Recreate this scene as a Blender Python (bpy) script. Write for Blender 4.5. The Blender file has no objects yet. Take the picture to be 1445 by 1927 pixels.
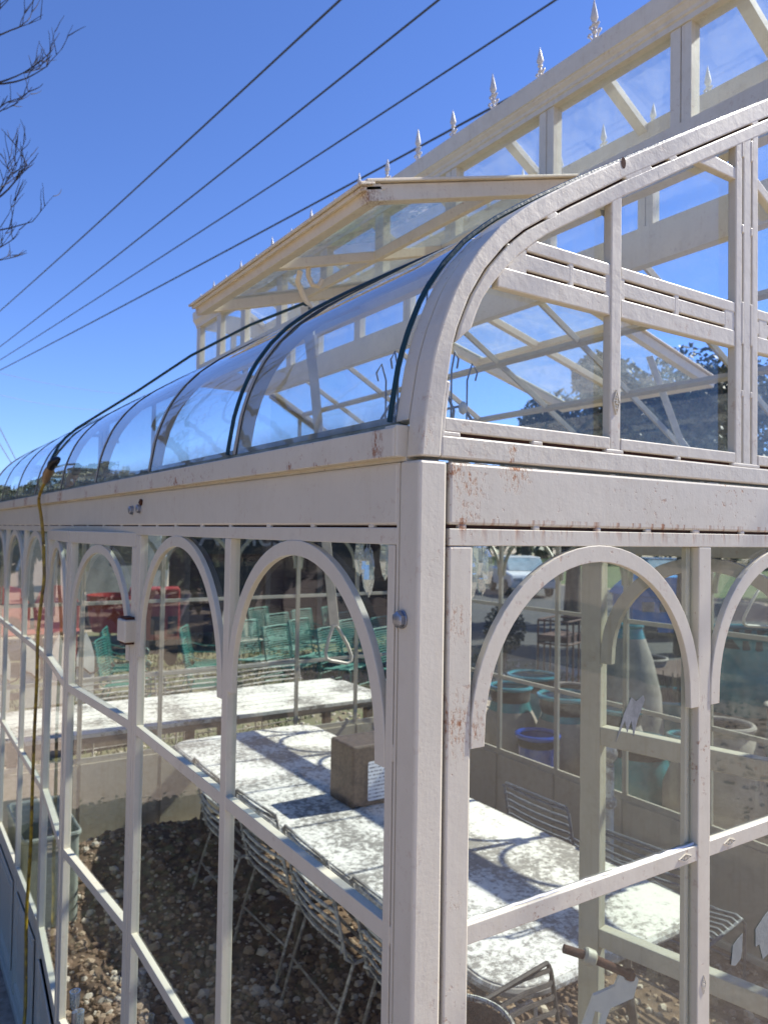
import bpy, math, random
from math import sin, cos, pi, radians, sqrt, atan2, hypot
from mathutils import Vector, Matrix, noise
random.seed(7)
SC = bpy.context.scene
COL = SC.collection
ZC = 2.32                       # camera height above the ground; heights below marked "rel" are measured from it

# ------------------------------------------------------------------ camera, sky, sun, exposure
cd = bpy.data.cameras.new('camera'); cam = bpy.data.objects.new('camera', cd); COL.objects.link(cam)
cd.sensor_fit = 'VERTICAL'; cd.sensor_height = 36.0; cd.lens = 1430/1927*36
cd.clip_start = 0.05; cd.clip_end = 3000
cam.matrix_world = Matrix(((0.834956, -0.028248, -0.549591, -0.58767), (-0.550092, -0.014309, -0.834981, -0.809101),
                           (0.015722, 0.999499, -0.027487, ZC), (0, 0, 0, 1)))
cd.dof.use_dof = True; cd.dof.focus_distance = 1.15; cd.dof.aperture_fstop = 8.5
SC.camera = cam
SUN = Vector((1.05, -0.15, 1.0)).normalized()
w = bpy.data.worlds.new('World'); SC.world = w; w.use_nodes = True
wn = w.node_tree; wn.nodes.clear()
sky = wn.nodes.new('ShaderNodeTexSky'); sky.sky_type = 'NISHITA'; sky.sun_disc = False
sky.sun_elevation = math.asin(SUN.z); sky.sun_rotation = atan2(SUN.x, SUN.y)
sky.altitude = 1500; sky.air_density = 1.0; sky.dust_density = 0.05; sky.ozone_density = 6.0
bg = wn.nodes.new('ShaderNodeBackground'); bg.inputs[1].default_value = 0.115
wo = wn.nodes.new('ShaderNodeOutputWorld')
tint = wn.nodes.new('ShaderNodeMix'); tint.data_type = 'RGBA'; tint.blend_type = 'MULTIPLY'
tint.inputs[0].default_value = 1; tint.inputs[7].default_value = (.735, .795, 1.05, 1)
wn.links.new(sky.outputs[0], tint.inputs[6]); wn.links.new(tint.outputs[2], bg.inputs[0]); wn.links.new(bg.outputs[0], wo.inputs[0])
sd = bpy.data.lights.new('sun', 'SUN'); sd.energy = 5.0; sd.angle = radians(0.53); sd.color = (1, 0.95, 0.88)
so = bpy.data.objects.new('sun', sd); COL.objects.link(so); so.location = (30, -3, 30)
so.rotation_euler = SUN.to_track_quat('Z', 'Y').to_euler()
SC.view_settings.view_transform = 'Standard'; SC.view_settings.look = 'None'
SC.view_settings.exposure = 0.86; SC.view_settings.gamma = 1.0; SC.view_settings.use_curve_mapping = False
SC.render.engine = 'CYCLES'
SC.cycles.max_bounces = 14; SC.cycles.transparent_max_bounces = 40; SC.cycles.diffuse_bounces = 4
SC.cycles.glossy_bounces = 4; SC.cycles.transmission_bounces = 8; SC.cycles.caustics_reflective = False
SC.cycles.caustics_refractive = False; SC.cycles.sample_clamp_indirect = 6

# ------------------------------------------------------------------ mesh helpers
class MB:
    def __init__(s, oz=0.0): s.v = []; s.f = []; s.m = []; s.oz = oz; s.mi = 0; s.sm = []
    def add(s, vs, fs, smooth=False):
        b = len(s.v); s.v += [(p[0], p[1], p[2]+s.oz) for p in vs]
        for f in fs: s.f.append(tuple(b+i for i in f)); s.m.append(s.mi); s.sm.append(smooth)
        return s
    def box(s, a, b):
        x0, y0, z0 = [min(i, j) for i, j in zip(a, b)]; x1, y1, z1 = [max(i, j) for i, j in zip(a, b)]
        return s.add([(x0,y0,z0),(x1,y0,z0),(x1,y1,z0),(x0,y1,z0),(x0,y0,z1),(x1,y0,z1),(x1,y1,z1),(x0,y1,z1)],
                     [(0,3,2,1),(4,5,6,7),(0,1,5,4),(1,2,6,5),(2,3,7,6),(3,0,4,7)])
    def bar(s, p, q, wd, ht, up=(0,0,1)):
        p = Vector(p); q = Vector(q); d = (q-p).normalized(); u = Vector(up)
        a = d.cross(u)
        if a.length < 1e-5: a = d.cross(Vector((1,0,0)))
        a.normalize(); c = a.cross(d).normalized(); a *= wd/2; c *= ht/2
        vs = [p-a-c, p+a-c, p+a+c, p-a+c, q-a-c, q+a-c, q+a+c, q-a+c]
        return s.add(vs, [(0,1,2,3),(7,6,5,4),(4,5,1,0),(5,6,2,1),(6,7,3,2),(7,4,0,3)])
    def tube(s, pts, r, n=8, closed=False, smooth=True):
        pts = [Vector(p) for p in pts]; k = len(pts); rs = r if isinstance(r, (list, tuple)) else [r]*k
        vs = []; prev = None
        for i, p in enumerate(pts):
            if closed: t = pts[(i+1) % k]-pts[i-1]
            else: t = pts[min(i+1, k-1)]-pts[max(i-1, 0)]
            t.normalize()
            if prev is None:
                a = t.orthogonal().normalized()
            else:
                a = prev-t*prev.dot(t)
                a = a.normalized() if a.length > 1e-6 else t.orthogonal().normalized()
            prev = a; b = t.cross(a)
            for j in range(n):
                g = 2*pi*j/n; vs.append(p+(a*cos(g)+b*sin(g))*rs[i])
        fs = []
        for i in range(k if closed else k-1):
            i2 = (i+1) % k
            for j in range(n):
                j2 = (j+1) % n; fs.append((i*n+j, i*n+j2, i2*n+j2, i2*n+j))
        if not closed: fs += [tuple(range(n-1, -1, -1)), tuple((k-1)*n+j for j in range(n))]
        return s.add(vs, fs, smooth)
    def lathe(s, prof, c=(0,0,0), n=16, smooth=True, ax=None, cap=True):
        vs = []; fs = []
        for r, z in prof:
            for j in range(n):
                g = 2*pi*j/n; p = Vector((r*cos(g), r*sin(g), z))
                if ax is not None: p = ax @ p
                vs.append(p+Vector(c))
        for i in range(len(prof)-1):
            for j in range(n):
                j2 = (j+1) % n; fs.append((i*n+j, i*n+j2, (i+1)*n+j2, (i+1)*n+j))
        if cap: fs += [tuple(range(n-1, -1, -1)), tuple((len(prof)-1)*n+j for j in range(n))]
        return s.add(vs, fs, smooth)
    def prism(s, poly, d0, d1, mp):        # poly: 2D points; mp(a, b, d) -> 3D
        k = len(poly); vs = [mp(a, b, d0) for a, b in poly]+[mp(a, b, d1) for a, b in poly]
        return s.add(vs, [tuple(range(k)), tuple(range(2*k-1, k-1, -1))]+[(i, k+i, k+(i+1) % k, (i+1) % k) for i in range(k)])
    def ribbon(s, A, B, d0, d1, mp):       # solid between two 2D polylines of equal length
        k = len(A); vs = []
        for a, b in zip(A, B): vs += [mp(a[0], a[1], d0), mp(b[0], b[1], d0), mp(b[0], b[1], d1), mp(a[0], a[1], d1)]
        fs = [(0,1,2,3), ((k-1)*4+3, (k-1)*4+2, (k-1)*4+1, (k-1)*4)]
        for i in range(k-1):
            for j in range(4):
                j2 = (j+1) % 4; fs.append((i*4+j, (i+1)*4+j, (i+1)*4+j2, i*4+j2))
        return s.add(vs, fs)
    def obj(s, name, mats, parent=None, bevel=0, fix=True):
        me = bpy.data.meshes.new(name); me.from_pydata([tuple(p) for p in s.v], [], s.f)
        for m in (mats if isinstance(mats, (list, tuple)) else [mats]): me.materials.append(m)
        me.polygons.foreach_set('material_index', s.m); me.polygons.foreach_set('use_smooth', s.sm)
        me.update()
        if any(s.sm): me.set_sharp_from_angle(angle=radians(42))
        if fix:
            import bmesh
            b = bmesh.new(); b.from_mesh(me); bmesh.ops.recalc_face_normals(b, faces=b.faces); b.to_mesh(me); b.free()
        o = bpy.data.objects.new(name, me); COL.objects.link(o)
        if parent is not None: o.parent = parent
        if bevel:
            md = o.modifiers.new('bevel', 'BEVEL'); md.width = bevel; md.segments = 2; md.limit_method = 'ANGLE'; md.angle_limit = radians(40)
        return o

def tag(o, label=None, cat=None, group=None, kind=None):
    if label: o['label'] = label
    if cat: o['category'] = cat
    if group: o['group'] = group
    if kind: o['kind'] = kind
    return o
def thing(name, label, cat, loc=(0,0,0), rz=0, group=None):
    o = bpy.data.objects.new(name, None); COL.objects.link(o); o.empty_display_size = .1
    o.location = loc; o.rotation_euler = (0, 0, rz); return tag(o, label, cat, group)
def link_copy(src, parent):
    c = src.copy(); COL.objects.link(c); c.parent = parent
    for ch in src.children: link_copy(ch, c)
    return c
def dup(root, loc, rz, label, scale=1.0):
    r = root.copy(); COL.objects.link(r); r.location = loc; r.rotation_euler = (0, 0, rz); r.scale = (scale,)*3; r['label'] = label
    for ch in root.children: link_copy(ch, r)
    return r
def resample(P, n):
    L = [0]
    for a, b in zip(P, P[1:]): L.append(L[-1]+hypot(b[0]-a[0], b[1]-a[1]))
    out = []; j = 0
    for i in range(n):
        t = L[-1]*i/(n-1)
        while j < len(L)-2 and L[j+1] < t: j += 1
        k = (t-L[j])/max(1e-9, L[j+1]-L[j]); out.append((P[j][0]+(P[j+1][0]-P[j][0])*k, P[j][1]+(P[j+1][1]-P[j][1])*k))
    return out

# ------------------------------------------------------------------ materials
def NT(name):
    m = bpy.data.materials.new(name); m.use_nodes = True; nt = m.node_tree
    return m, nt, nt.nodes['Principled BSDF'], nt.nodes['Material Output']
def nd(nt, typ, ins=None, **kw):
    n = nt.nodes.new(typ)
    for k, v in kw.items(): setattr(n, k, v)
    for k, v in (ins or {}).items():
        if hasattr(v, 'is_output') or isinstance(v, bpy.types.NodeSocket): nt.links.new(v, n.inputs[k])
        else: n.inputs[k].default_value = v
    return n
def noi(nt, co, scale, detail=4, rough=.55, dist=0): return nd(nt, 'ShaderNodeTexNoise', {'Vector': co, 'Scale': scale, 'Detail': detail, 'Roughness': rough, 'Distortion': dist}).outputs['Fac']
def rmp(nt, fac, stops):
    n = nd(nt, 'ShaderNodeValToRGB', {'Fac': fac}); e = n.color_ramp.elements
    while len(e) < len(stops): e.new(.5)
    for i, (p, c) in enumerate(stops):
        e[i].position = p; e[i].color = (c, c, c, 1) if isinstance(c, (int, float)) else (*c, 1)
    return n.outputs['Color']
def mth(nt, op, a, b=0.0, clamp=False): return nd(nt, 'ShaderNodeMath', {0: a, 1: b}, operation=op, use_clamp=clamp).outputs[0]
def mixc(nt, f, a, b, bt='MIX'):
    n = nd(nt, 'ShaderNodeMix', data_type='RGBA', blend_type=bt)
    for i, v in ((0, f), (6, a), (7, b)):
        if isinstance(v, bpy.types.NodeSocket): nt.links.new(v, n.inputs[i])
        else: n.inputs[i].default_value = v if i == 0 else (*v, 1)
    return n.outputs[2]
def bump(nt, h, st, dist=.01, prev=None):
    ins = {'Height': h, 'Strength': st, 'Distance': dist}
    if prev is not None: ins['Normal'] = prev
    return nd(nt, 'ShaderNodeBump', ins).outputs[0]
def coord(nt, scale=None):
    c = nd(nt, 'ShaderNodeTexCoord').outputs['Object']
    if scale: c = nd(nt, 'ShaderNodeMapping', {'Vector': c, 'Scale': scale}).outputs[0]
    return c

RUST = (.21, .07, .024)
def paint(name, base, rough=.42, rust=.5, lumps=.25, peel=.3, dirt=.4, slotz=None, spots=()):
    m, nt, P, _ = NT(name); co = coord(nt)
    big = noi(nt, co, 3.1, 5); mid = noi(nt, co, 21, 6, .65); fine = noi(nt, co, 190, 3, .6); tiny = noi(nt, co, 75, 4, .7)
    col = mixc(nt, rmp(nt, big, [(.3, 0), (.7, 1)]), [c*.93 for c in base], [min(1, c*1.04) for c in base])
    col = mixc(nt, mth(nt, 'MULTIPLY', rmp(nt, mid, [(.5, 0), (.72, 1)]), dirt*.5), col, (base[0]*.72, base[1]*.68, base[2]*.6))
    drip = rmp(nt, noi(nt, coord(nt, (55, 55, 3.2)), 1, 5, .6), [(.52, 0), (.74, 1)])
    col = mixc(nt, mth(nt, 'MULTIPLY', drip, dirt*.45), col, (base[0]*.78, base[1]*.70, base[2]*.58))
    patch = rmp(nt, noi(nt, co, 7.3, 7, .6, .4), [(.50, 0), (.66, 1)])
    speck = rmp(nt, tiny, [(.56, 0), (.66, 1)])
    lone = rmp(nt, noi(nt, co, 120, 2, .5), [(.69, 0), (.74, 1)])
    r = mth(nt, 'ADD', mth(nt, 'MULTIPLY', patch, speck), mth(nt, 'MULTIPLY', lone, .45), True)
    if slotz is not None:
        z = nd(nt, 'ShaderNodeSeparateXYZ', {0: co}).outputs[2]
        below = nd(nt, 'ShaderNodeMapRange', {'Value': z, 'From Min': slotz-.026, 'From Max': slotz+.004, 'To Min': 0, 'To Max': 1}).outputs[0]
        cut = mth(nt, 'LESS_THAN', z, slotz+.012)
        st = rmp(nt, noi(nt, coord(nt, (60, 60, 9)), 1, 5, .6), [(.5, 0), (.66, 1)])
        r = mth(nt, 'ADD', r, mth(nt, 'MULTIPLY', mth(nt, 'MULTIPLY', below, cut), st), True)
    r = mth(nt, 'MULTIPLY', r, rust, True)
    if spots:
        acc = 0.0
        for x, y, z, rad, st in spots:
            d = nd(nt, 'ShaderNodeVectorMath', {0: co, 1: (x, y, z)}, operation='DISTANCE').outputs['Value']
            acc = mth(nt, 'MAXIMUM', acc, mth(nt, 'MULTIPLY', nd(nt, 'ShaderNodeMapRange', {'Value': d, 'From Min': 0, 'From Max': rad, 'To Min': 1, 'To Max': 0}).outputs[0], st))
        pat = rmp(nt, noi(nt, coord(nt, (170, 170, 85)), 1, 6, .75), [(.42, 0), (.66, 1)])
        r = mth(nt, 'ADD', r, rmp(nt, mth(nt, 'MULTIPLY', acc, mth(nt, 'ADD', pat, .25)), [(.34, 0), (.80, 1)]), True)
    rc = mixc(nt, fine, RUST, (.42, .17, .06))
    col = mixc(nt, r, col, rc)
    nt.links.new(col, P.inputs['Base Color'])
    nt.links.new(mth(nt, 'ADD', mth(nt, 'MULTIPLY', r, .4), mth(nt, 'ADD', rough-.06, mth(nt, 'MULTIPLY', mid, .14))), P.inputs['Roughness'])
    b = bump(nt, noi(nt, co, 38, 3, .5), lumps, .004)
    b = bump(nt, fine, peel, .0012, b); b = bump(nt, noi(nt, coord(nt, (140, 140, 9)), 1, 3), peel*.5, .0012, b); b = bump(nt, r, .5, -.001, b)
    nt.links.new(b, P.inputs['Normal'])
    return m
def plain(name, base, rough=.6, var=.25, scale=12, metal=0, bumpst=.2, col2=None, spec=.5):
    m, nt, P, _ = NT(name); co = coord(nt); n = noi(nt, co, scale, 6, .62)
    c2 = col2 or tuple(c*(1-var) for c in base)
    nt.links.new(mixc(nt, rmp(nt, n, [(.35, 0), (.65, 1)]), base, c2), P.inputs['Base Color'])
    P.inputs['Roughness'].default_value = rough; P.inputs['Metallic'].default_value = metal; P.inputs['Specular IOR Level'].default_value = spec
    if bumpst: nt.links.new(bump(nt, noi(nt, co, scale*5, 4), bumpst, .004), P.inputs['Normal'])
    return m
def glass(name, tint=(.93,.955,.94), dust=.03, streak=.05, dustcol=(.75,.76,.72), low=None, refl=1.0, wob=.15):
    m, nt, P, out = NT(name); nt.nodes.remove(P); co = coord(nt)
    tr = nd(nt, 'ShaderNodeBsdfTransparent', {'Color': (*tint, 1)})
    nrm = bump(nt, noi(nt, co, 6, 2), wob, .01)
    gl = nd(nt, 'ShaderNodeBsdfGlossy', {'Color': (1,1,1,1), 'Roughness': .015, 'Normal': nrm})
    lw = nd(nt, 'ShaderNodeLayerWeight', {'Blend': .5, 'Normal': nrm}).outputs['Facing']
    fr = mth(nt, 'ADD', mth(nt, 'MULTIPLY', mth(nt, 'POWER', lw, 5.0), .92*refl), .045*refl)
    bf = nd(nt, 'ShaderNodeNewGeometry').outputs['Backfacing']
    fr = mth(nt, 'MULTIPLY', fr, mth(nt, 'SUBTRACT', 1.0, bf))
    mx = nd(nt, 'ShaderNodeMixShader', {0: fr, 1: tr.outputs[0], 2: gl.outputs[0]})
    df = nd(nt, 'ShaderNodeBsdfDiffuse', {'Color': (*dustcol, 1)}); tl = nd(nt, 'ShaderNodeBsdfTranslucent', {'Color': (*dustcol, 1)})
    dm = nd(nt, 'ShaderNodeMixShader', {0: .5, 1: df.outputs[0], 2: tl.outputs[0]})
    a = rmp(nt, noi(nt, co, 5, 8, .7), [(.42, 0), (.75, 1)]); sp = rmp(nt, noi(nt, co, 140, 2), [(.66, 0), (.74, 1)])
    stv = rmp(nt, noi(nt, coord(nt, (55, 55, 3)), 1, 4), [(.5, 0), (.75, 1)])
    dfac = mth(nt, 'ADD', mth(nt, 'ADD', dust*.35, mth(nt, 'MULTIPLY', a, dust)), mth(nt, 'ADD', mth(nt, 'MULTIPLY', sp, dust*2), mth(nt, 'MULTIPLY', stv, streak)), True)
    if low is not None:
        z = nd(nt, 'ShaderNodeSeparateXYZ', {0: co}).outputs[2]
        k = nd(nt, 'ShaderNodeMapRange', {'Value': z, 'From Min': low, 'From Max': low+.06, 'To Min': .55, 'To Max': 0}).outputs[0]
        k = mth(nt, 'MULTIPLY', k, rmp(nt, noi(nt, co, 30, 5), [(.2, .4), (.7, 1)]))
        dfac = mth(nt, 'ADD', dfac, k, True)
        for q in (df, tl): nt.links.new(mixc(nt, mth(nt, 'MULTIPLY', k, 1.8, True), dustcol, (.16,.17,.13)), q.inputs['Color'])
    mx2 = nd(nt, 'ShaderNodeMixShader', {0: dfac, 1: mx.outputs[0], 2: dm.outputs[0]})
    nt.links.new(mx2.outputs[0], out.inputs[0])
    return m

M_left = paint('paint_side', (.655,.605,.475), .4, rust=.35, lumps=.1, peel=.12, dirt=.3)
M_end = paint('paint_end', (.655,.605,.475), .4, rust=.9, lumps=.10, peel=.14, dirt=.4, slotz=ZC+.010, spots=[(.172,0,ZC+.094,.065,1.0),(.058,0,ZC+.088,.045,1.0),(.085,0,ZC+.062,.075,.8),(.082,0,ZC+.02,.05,.75),(.062,0,ZC-.12,.09,.7),(.062,0,ZC-.26,.11,.8),(.10,0,ZC-.27,.06,.7),(.07,0,ZC-.5,.08,.5),(.62,0,ZC-.29,.05,.6),(.67,0,ZC+.03,.04,.6)])
M_gab = paint('paint_gable', (.655,.605,.475), .42, rust=.45, lumps=.26, peel=.3, dirt=.5, spots=[(.165,0,ZC+.121,.022,.95),(.163,0,ZC+.108,.018,.8),(.09,0,ZC+.132,.03,.6),(.005,0,ZC+.13,.05,.7),(.0,.03,ZC+.26,.04,.55),(.40,0,ZC+.607,.016,.8),(.02,.02,ZC+.105,.03,.7)])
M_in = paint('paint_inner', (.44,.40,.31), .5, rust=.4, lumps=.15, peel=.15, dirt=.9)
M_door = paint('paint_door', (.50,.46,.35), .5, rust=.45, lumps=.2, peel=.2, dirt=1.0)
M_post = paint('paint_post', (.655,.605,.475), .42, rust=.4, lumps=.08, peel=.22, dirt=.35)
M_gut = paint('paint_gutter', (.655,.605,.475), .42, rust=1.0, lumps=.15, peel=.15, dirt=.4, spots=[(-.016,y_,ZC+z_,r_,a_) for y_, z_, r_, a_ in ((.082,.135,.03,1.0),(.082,.118,.03,1.0),(.072,.108,.03,.9),(.22,.108,.02,.9),(.26,.106,.02,.8),(.35,.107,.03,.9),(.50,.106,.03,.8),(.62,.106,.02,.7),(.95,.107,.05,.95),(1.15,.107,.05,.9),(1.5,.108,.06,.9),(1.9,.11,.06,.9),(2.35,.12,.10,1.0),(2.6,.118,.06,.9),(3.2,.12,.15,1.0),(3.6,.12,.10,1.0))])
M_flap = paint('paint_vent', (.84,.72,.52), .45, rust=.45, lumps=.15, peel=.15, dirt=.6, spots=[(-.86,.0,ZC+.96,.10,1.0),(-.80,.03,ZC+.96,.09,.9),(-.86,1.44,ZC+.96,.10,1.0)])
M_rust = plain('rust', (.10,.035,.018), .9, .5, 60)
M_slot = plain('slot_dark', (.075,.030,.017), .95, .5, 60)
G_wall = glass('glass_wall', dust=.006, streak=.010, refl=.75, wob=.02)
G_end = glass('glass_end', dust=.014, streak=.016, refl=1.2, wob=.05)
G_curve = glass('glass_curved', tint=(.92,.95,.96), dust=.03, streak=.02, low=ZC+.14, refl=1.4, wob=.06)
G_cler = glass('glass_clerestory', tint=(.95,.97,.97), dust=.06, streak=.03)
G_roof = glass('glass_roof', tint=(.95,.97,.97), dust=.03, streak=.015)
G_vent = glass('glass_vent', tint=(.88,.92,.90), dust=.14, streak=.10)
G_cryst = glass('crystal', tint=(.80,.85,.86), dust=.30, streak=0, dustcol=(.85,.88,.9), refl=9, wob=0)

# ------------------------------------------------------------------ ground and far setting
def ground_mat():
    m, nt, P, _ = NT('gravel_ground'); co = coord(nt)
    a = noi(nt, co, .6, 6, .6); b = noi(nt, co, 22, 6, .7); vo = nd(nt, 'ShaderNodeTexVoronoi', {'Vector': co, 'Scale': 34}).outputs['Color']
    v = nd(nt, 'ShaderNodeSeparateColor', {0: vo}).outputs[0]
    col = mixc(nt, v, (.42,.32,.23), (.58,.47,.36)); col = mixc(nt, rmp(nt, b, [(.4, 0), (.7, .7)]), col, (.22,.16,.11))
    col = mixc(nt, rmp(nt, a, [(.45, 0), (.7, .5)]), col, (.42,.36,.29))
    nt.links.new(col, P.inputs['Base Color']); P.inputs['Roughness'].default_value = .95
    nt.links.new(bump(nt, mth(nt, 'ADD', v, b), .6, .02), P.inputs['Normal'])
    return m
M_gnd = ground_mat()
mb = MB(); mb.add([(-1500,-1500,0),(1500,-1500,0),(1500,1500,0),(-1500,1500,0)], [(0,1,2,3)])
tag(mb.obj('ground', M_gnd), 'pale tan gravel ground of the yard', None, kind='structure')
M_road = plain('asphalt', (.055,.054,.055), .9, .25, 3)
mb = MB(); mb.add([(9.6,-60,.006),(19.5,-60,.006),(19.5,8.5,.006),(26,15,.006),(26,120,.006),(17.5,120,.006),(17.5,22,.006),(9.6,13.5,.006)], [(0,1,2,7),(7,2,3,6),(6,3,4,5)])  # near edge brought forward so dark asphalt stands for shade on the yard
tag(mb.obj('road', M_road), 'grey asphalt lane beyond the yard, widened to darken the shaded ground', None, kind='structure')

ROOT = thing('greenhouse', 'old white metal and glass greenhouse with curved eaves and spiked roof lantern', 'greenhouse', (0,0,0))
W, L = 3.47, 5.0
MX0 = lambda s, d, z: (d, s, z)
MY0 = lambda s, d, z: (s, d, z)
MXW = lambda s, d, z: (W-d, s, z)
MYL = lambda s, d, z: (s, L-d, z)

def mbox(mb, M, s0, s1, d0, d1, z0, z1): mb.box(M(s0, d0, z0), M(s1, d1, z1))
ROWS = [(-.533, -.016), (-1.09, -.56), (-1.66, -1.118)]
RAILS = [(-.56, -.533), (-1.118, -1.09), (-1.70, -1.66)]
def arch(parent, M, s0, s1, mat, d0=-.0015, d1=.0105, top=-.0145, wd=.026):
    R = (s1-s0)/2+.001; c = (s0+s1)/2; zc = top-R*1.0; A = []; B = []
    A.append((s0-.001, zc-.022)); B.append((s0+wd-.002, zc-.022))
    for i in range(33):
        t = pi-pi*i/32; A.append((c+R*cos(t), zc+R*sin(t))); B.append((c+(R-wd)*cos(t), zc+(R-wd)*sin(t)))
    A.append((s1+.001, zc-.022)); B.append((s1-wd+.002, zc-.022))
    return MB(ZC).ribbon(A, B, d0, d1, lambda a, b, d: M(a, d, b)).obj('arch', mat, parent, .0012)
def bar_obj(name, M, s0, s1, d0, d1, z0, z1, mat, parent, bev=.0015):
    mb = MB(ZC); mbox(mb, M, s0, s1, d0, d1, z0, z1); return mb.obj(name, mat, parent, bev)
def hub(name, parent, loc=(0,0,0), rz=0):
    e = bpy.data.objects.new(name, None); COL.objects.link(e); e.parent = parent; e.location = loc; e.rotation_euler = (0, 0, rz); e.empty_display_size = .1; return e
def window(name, M, s0, s1, mat, parent, dep=.019, glz=.011, rows=ROWS, arched=True, gmat=None, proud=0):
    o = hub(name, parent)
    for z0, z1 in RAILS: bar_obj('rail', M, s0-.004, s1+.004, .001, dep-.002, z0, z1, mat, o)
    for s in (s0, s1):      # inner glazing angle beside each mullion
        a = s-.012+proud*1.5 if s == s0 else s-proud*1.5
        bar_obj('glazing_bead', M, a, a+.012, glz+.0055, dep+.003+proud*.5, -1.66, -.017, mat, o)
    for z0, z1 in rows:
        g = MB(ZC); mbox(g, M, s0-.003, s1+.003, glz, glz+.003, z0-.003, z1+.003); g.obj('pane', gmat or G_wall, o)
    if arched: arch(o, M, s0, s1, mat)
    return o
def kick(M, s0, s1, mat):
    mb = MB(ZC); mbox(mb, M, s0-.002, s1+.002, .008, .03, -2.27, -1.701); o = mb.obj('kick_panel', mat, ROOT)
    f = MB(ZC); a0, a1, b0, b1 = s0+.05, s1-.05, -2.2, -1.76
    for t, dd in ((.016, .001), (.007, -.003)):
        mbox(f, M, a0, a1, dd, .02, b0, b0+t); mbox(f, M, a0, a1, dd, .02, b1-t, b1)
        mbox(f, M, a0, a0+t, dd+.0007, .02, b0+t, b1-t); mbox(f, M, a1-t, a1, dd+.0007, .02, b0+t, b1-t)
    for t in (.028,): mbox(f, M, a0+.05, a1-.05, .003, .02, b0+.06, b1-.06)
    f.obj('moulding', mat, o, .0015)
def mullion(M, s0, s1, mat, dep=.019, z0=-2.27, z1=-.0165):
    mb = MB(ZC); mbox(mb, M, s0, s1, 0, dep, z0, z1); return mb.obj('mullion', mat, ROOT, .0015)
def slotrail(M, s0, s1, mat, welds, zt=.098, dep=.05, gap=.005):
    """eave beam, the frame rail under it and the rusty slot between them bridged by weld tabs"""
    b = MB(ZC); mbox(b, M, s0, s1, 0, dep, .0075+gap, zt); b.obj('eave_beam', mat, ROOT, .004)
    r = MB(ZC); mbox(r, M, s0, s1, 0, .045, -.016, .0075); r.obj('frame_rail', mat, ROOT, .0012)
    g = MB(ZC); mbox(g, M, s0, s1, .007, .04, .0074, .0126); g.obj('slot_filler', M_slot, ROOT)
    t = MB(ZC)
    for s in welds:
        h = random.uniform(.006, .011); mbox(t, M, s-h, s+h, .0008, .012, .006, .0145)
    tag(t.obj('weld_tab', mat, ROOT, .003), kind='stuff')

# corner posts
for x in (0, W-.046):
    for y in (0, L-.046):
        mb = MB(ZC); mb.box((x, y, -2.3), (x+.046, y+.046, .098)); mb.obj('corner_post', M_post if x == 0 and y == 0 else M_left, ROOT, .004)
# ---- side wall towards the camera's left (x = 0)
mb = MB(ZC); mb.box((0.0004,.0465,-2.29), (.03,.0515,.0965)); mb.obj('corner_plate', M_left, ROOT)
slotrail(MX0, .0515, L-.05, M_left, [.12,.30,.47,.655,.82,1.0,1.15,1.31,1.5,1.72,1.95,2.2,2.45,2.68,2.9,3.1,3.32,3.5,3.75,3.98,4.2,4.4,4.63], gap=.0032)
mb = MB(ZC); mb.box((0,.0555,-2.27), (.045,.0725,-.0165)); mb.obj('frame_stile', M_left, ROOT, .0012)
mb = MB(ZC); mb.box((.007,.0510,-2.27), (.04,.0557,.008)); mb.obj('slot_filler', M_rust, ROOT)
mb = MB(ZC)
for z in (-.30,-.545,-.80,-1.10,-1.40,-1.68): mb.box((.0008,.0505,z-.012), (.012,.0562,z+.012))
tag(mb.obj('weld_tab', M_left, ROOT, .002), kind='stuff')
for a, b in ((.0725,.646),(.676,1.29),(2.70,3.305),(3.335,3.965),(3.995,4.62)):
    window('window', MX0, a, b, M_left, ROOT); kick(MX0, a, b, M_left)
window('window', MX0, 4.65, 4.95, M_left, ROOT, arched=False); kick(MX0, 4.65, 4.95, M_left)
for a, b in ((.646,.676),(1.29,1.305),(1.309,1.328),(2.672,2.70),(3.305,3.335),(3.965,3.995),(4.62,4.65)): mullion(MX0, a, b, M_left)
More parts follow.
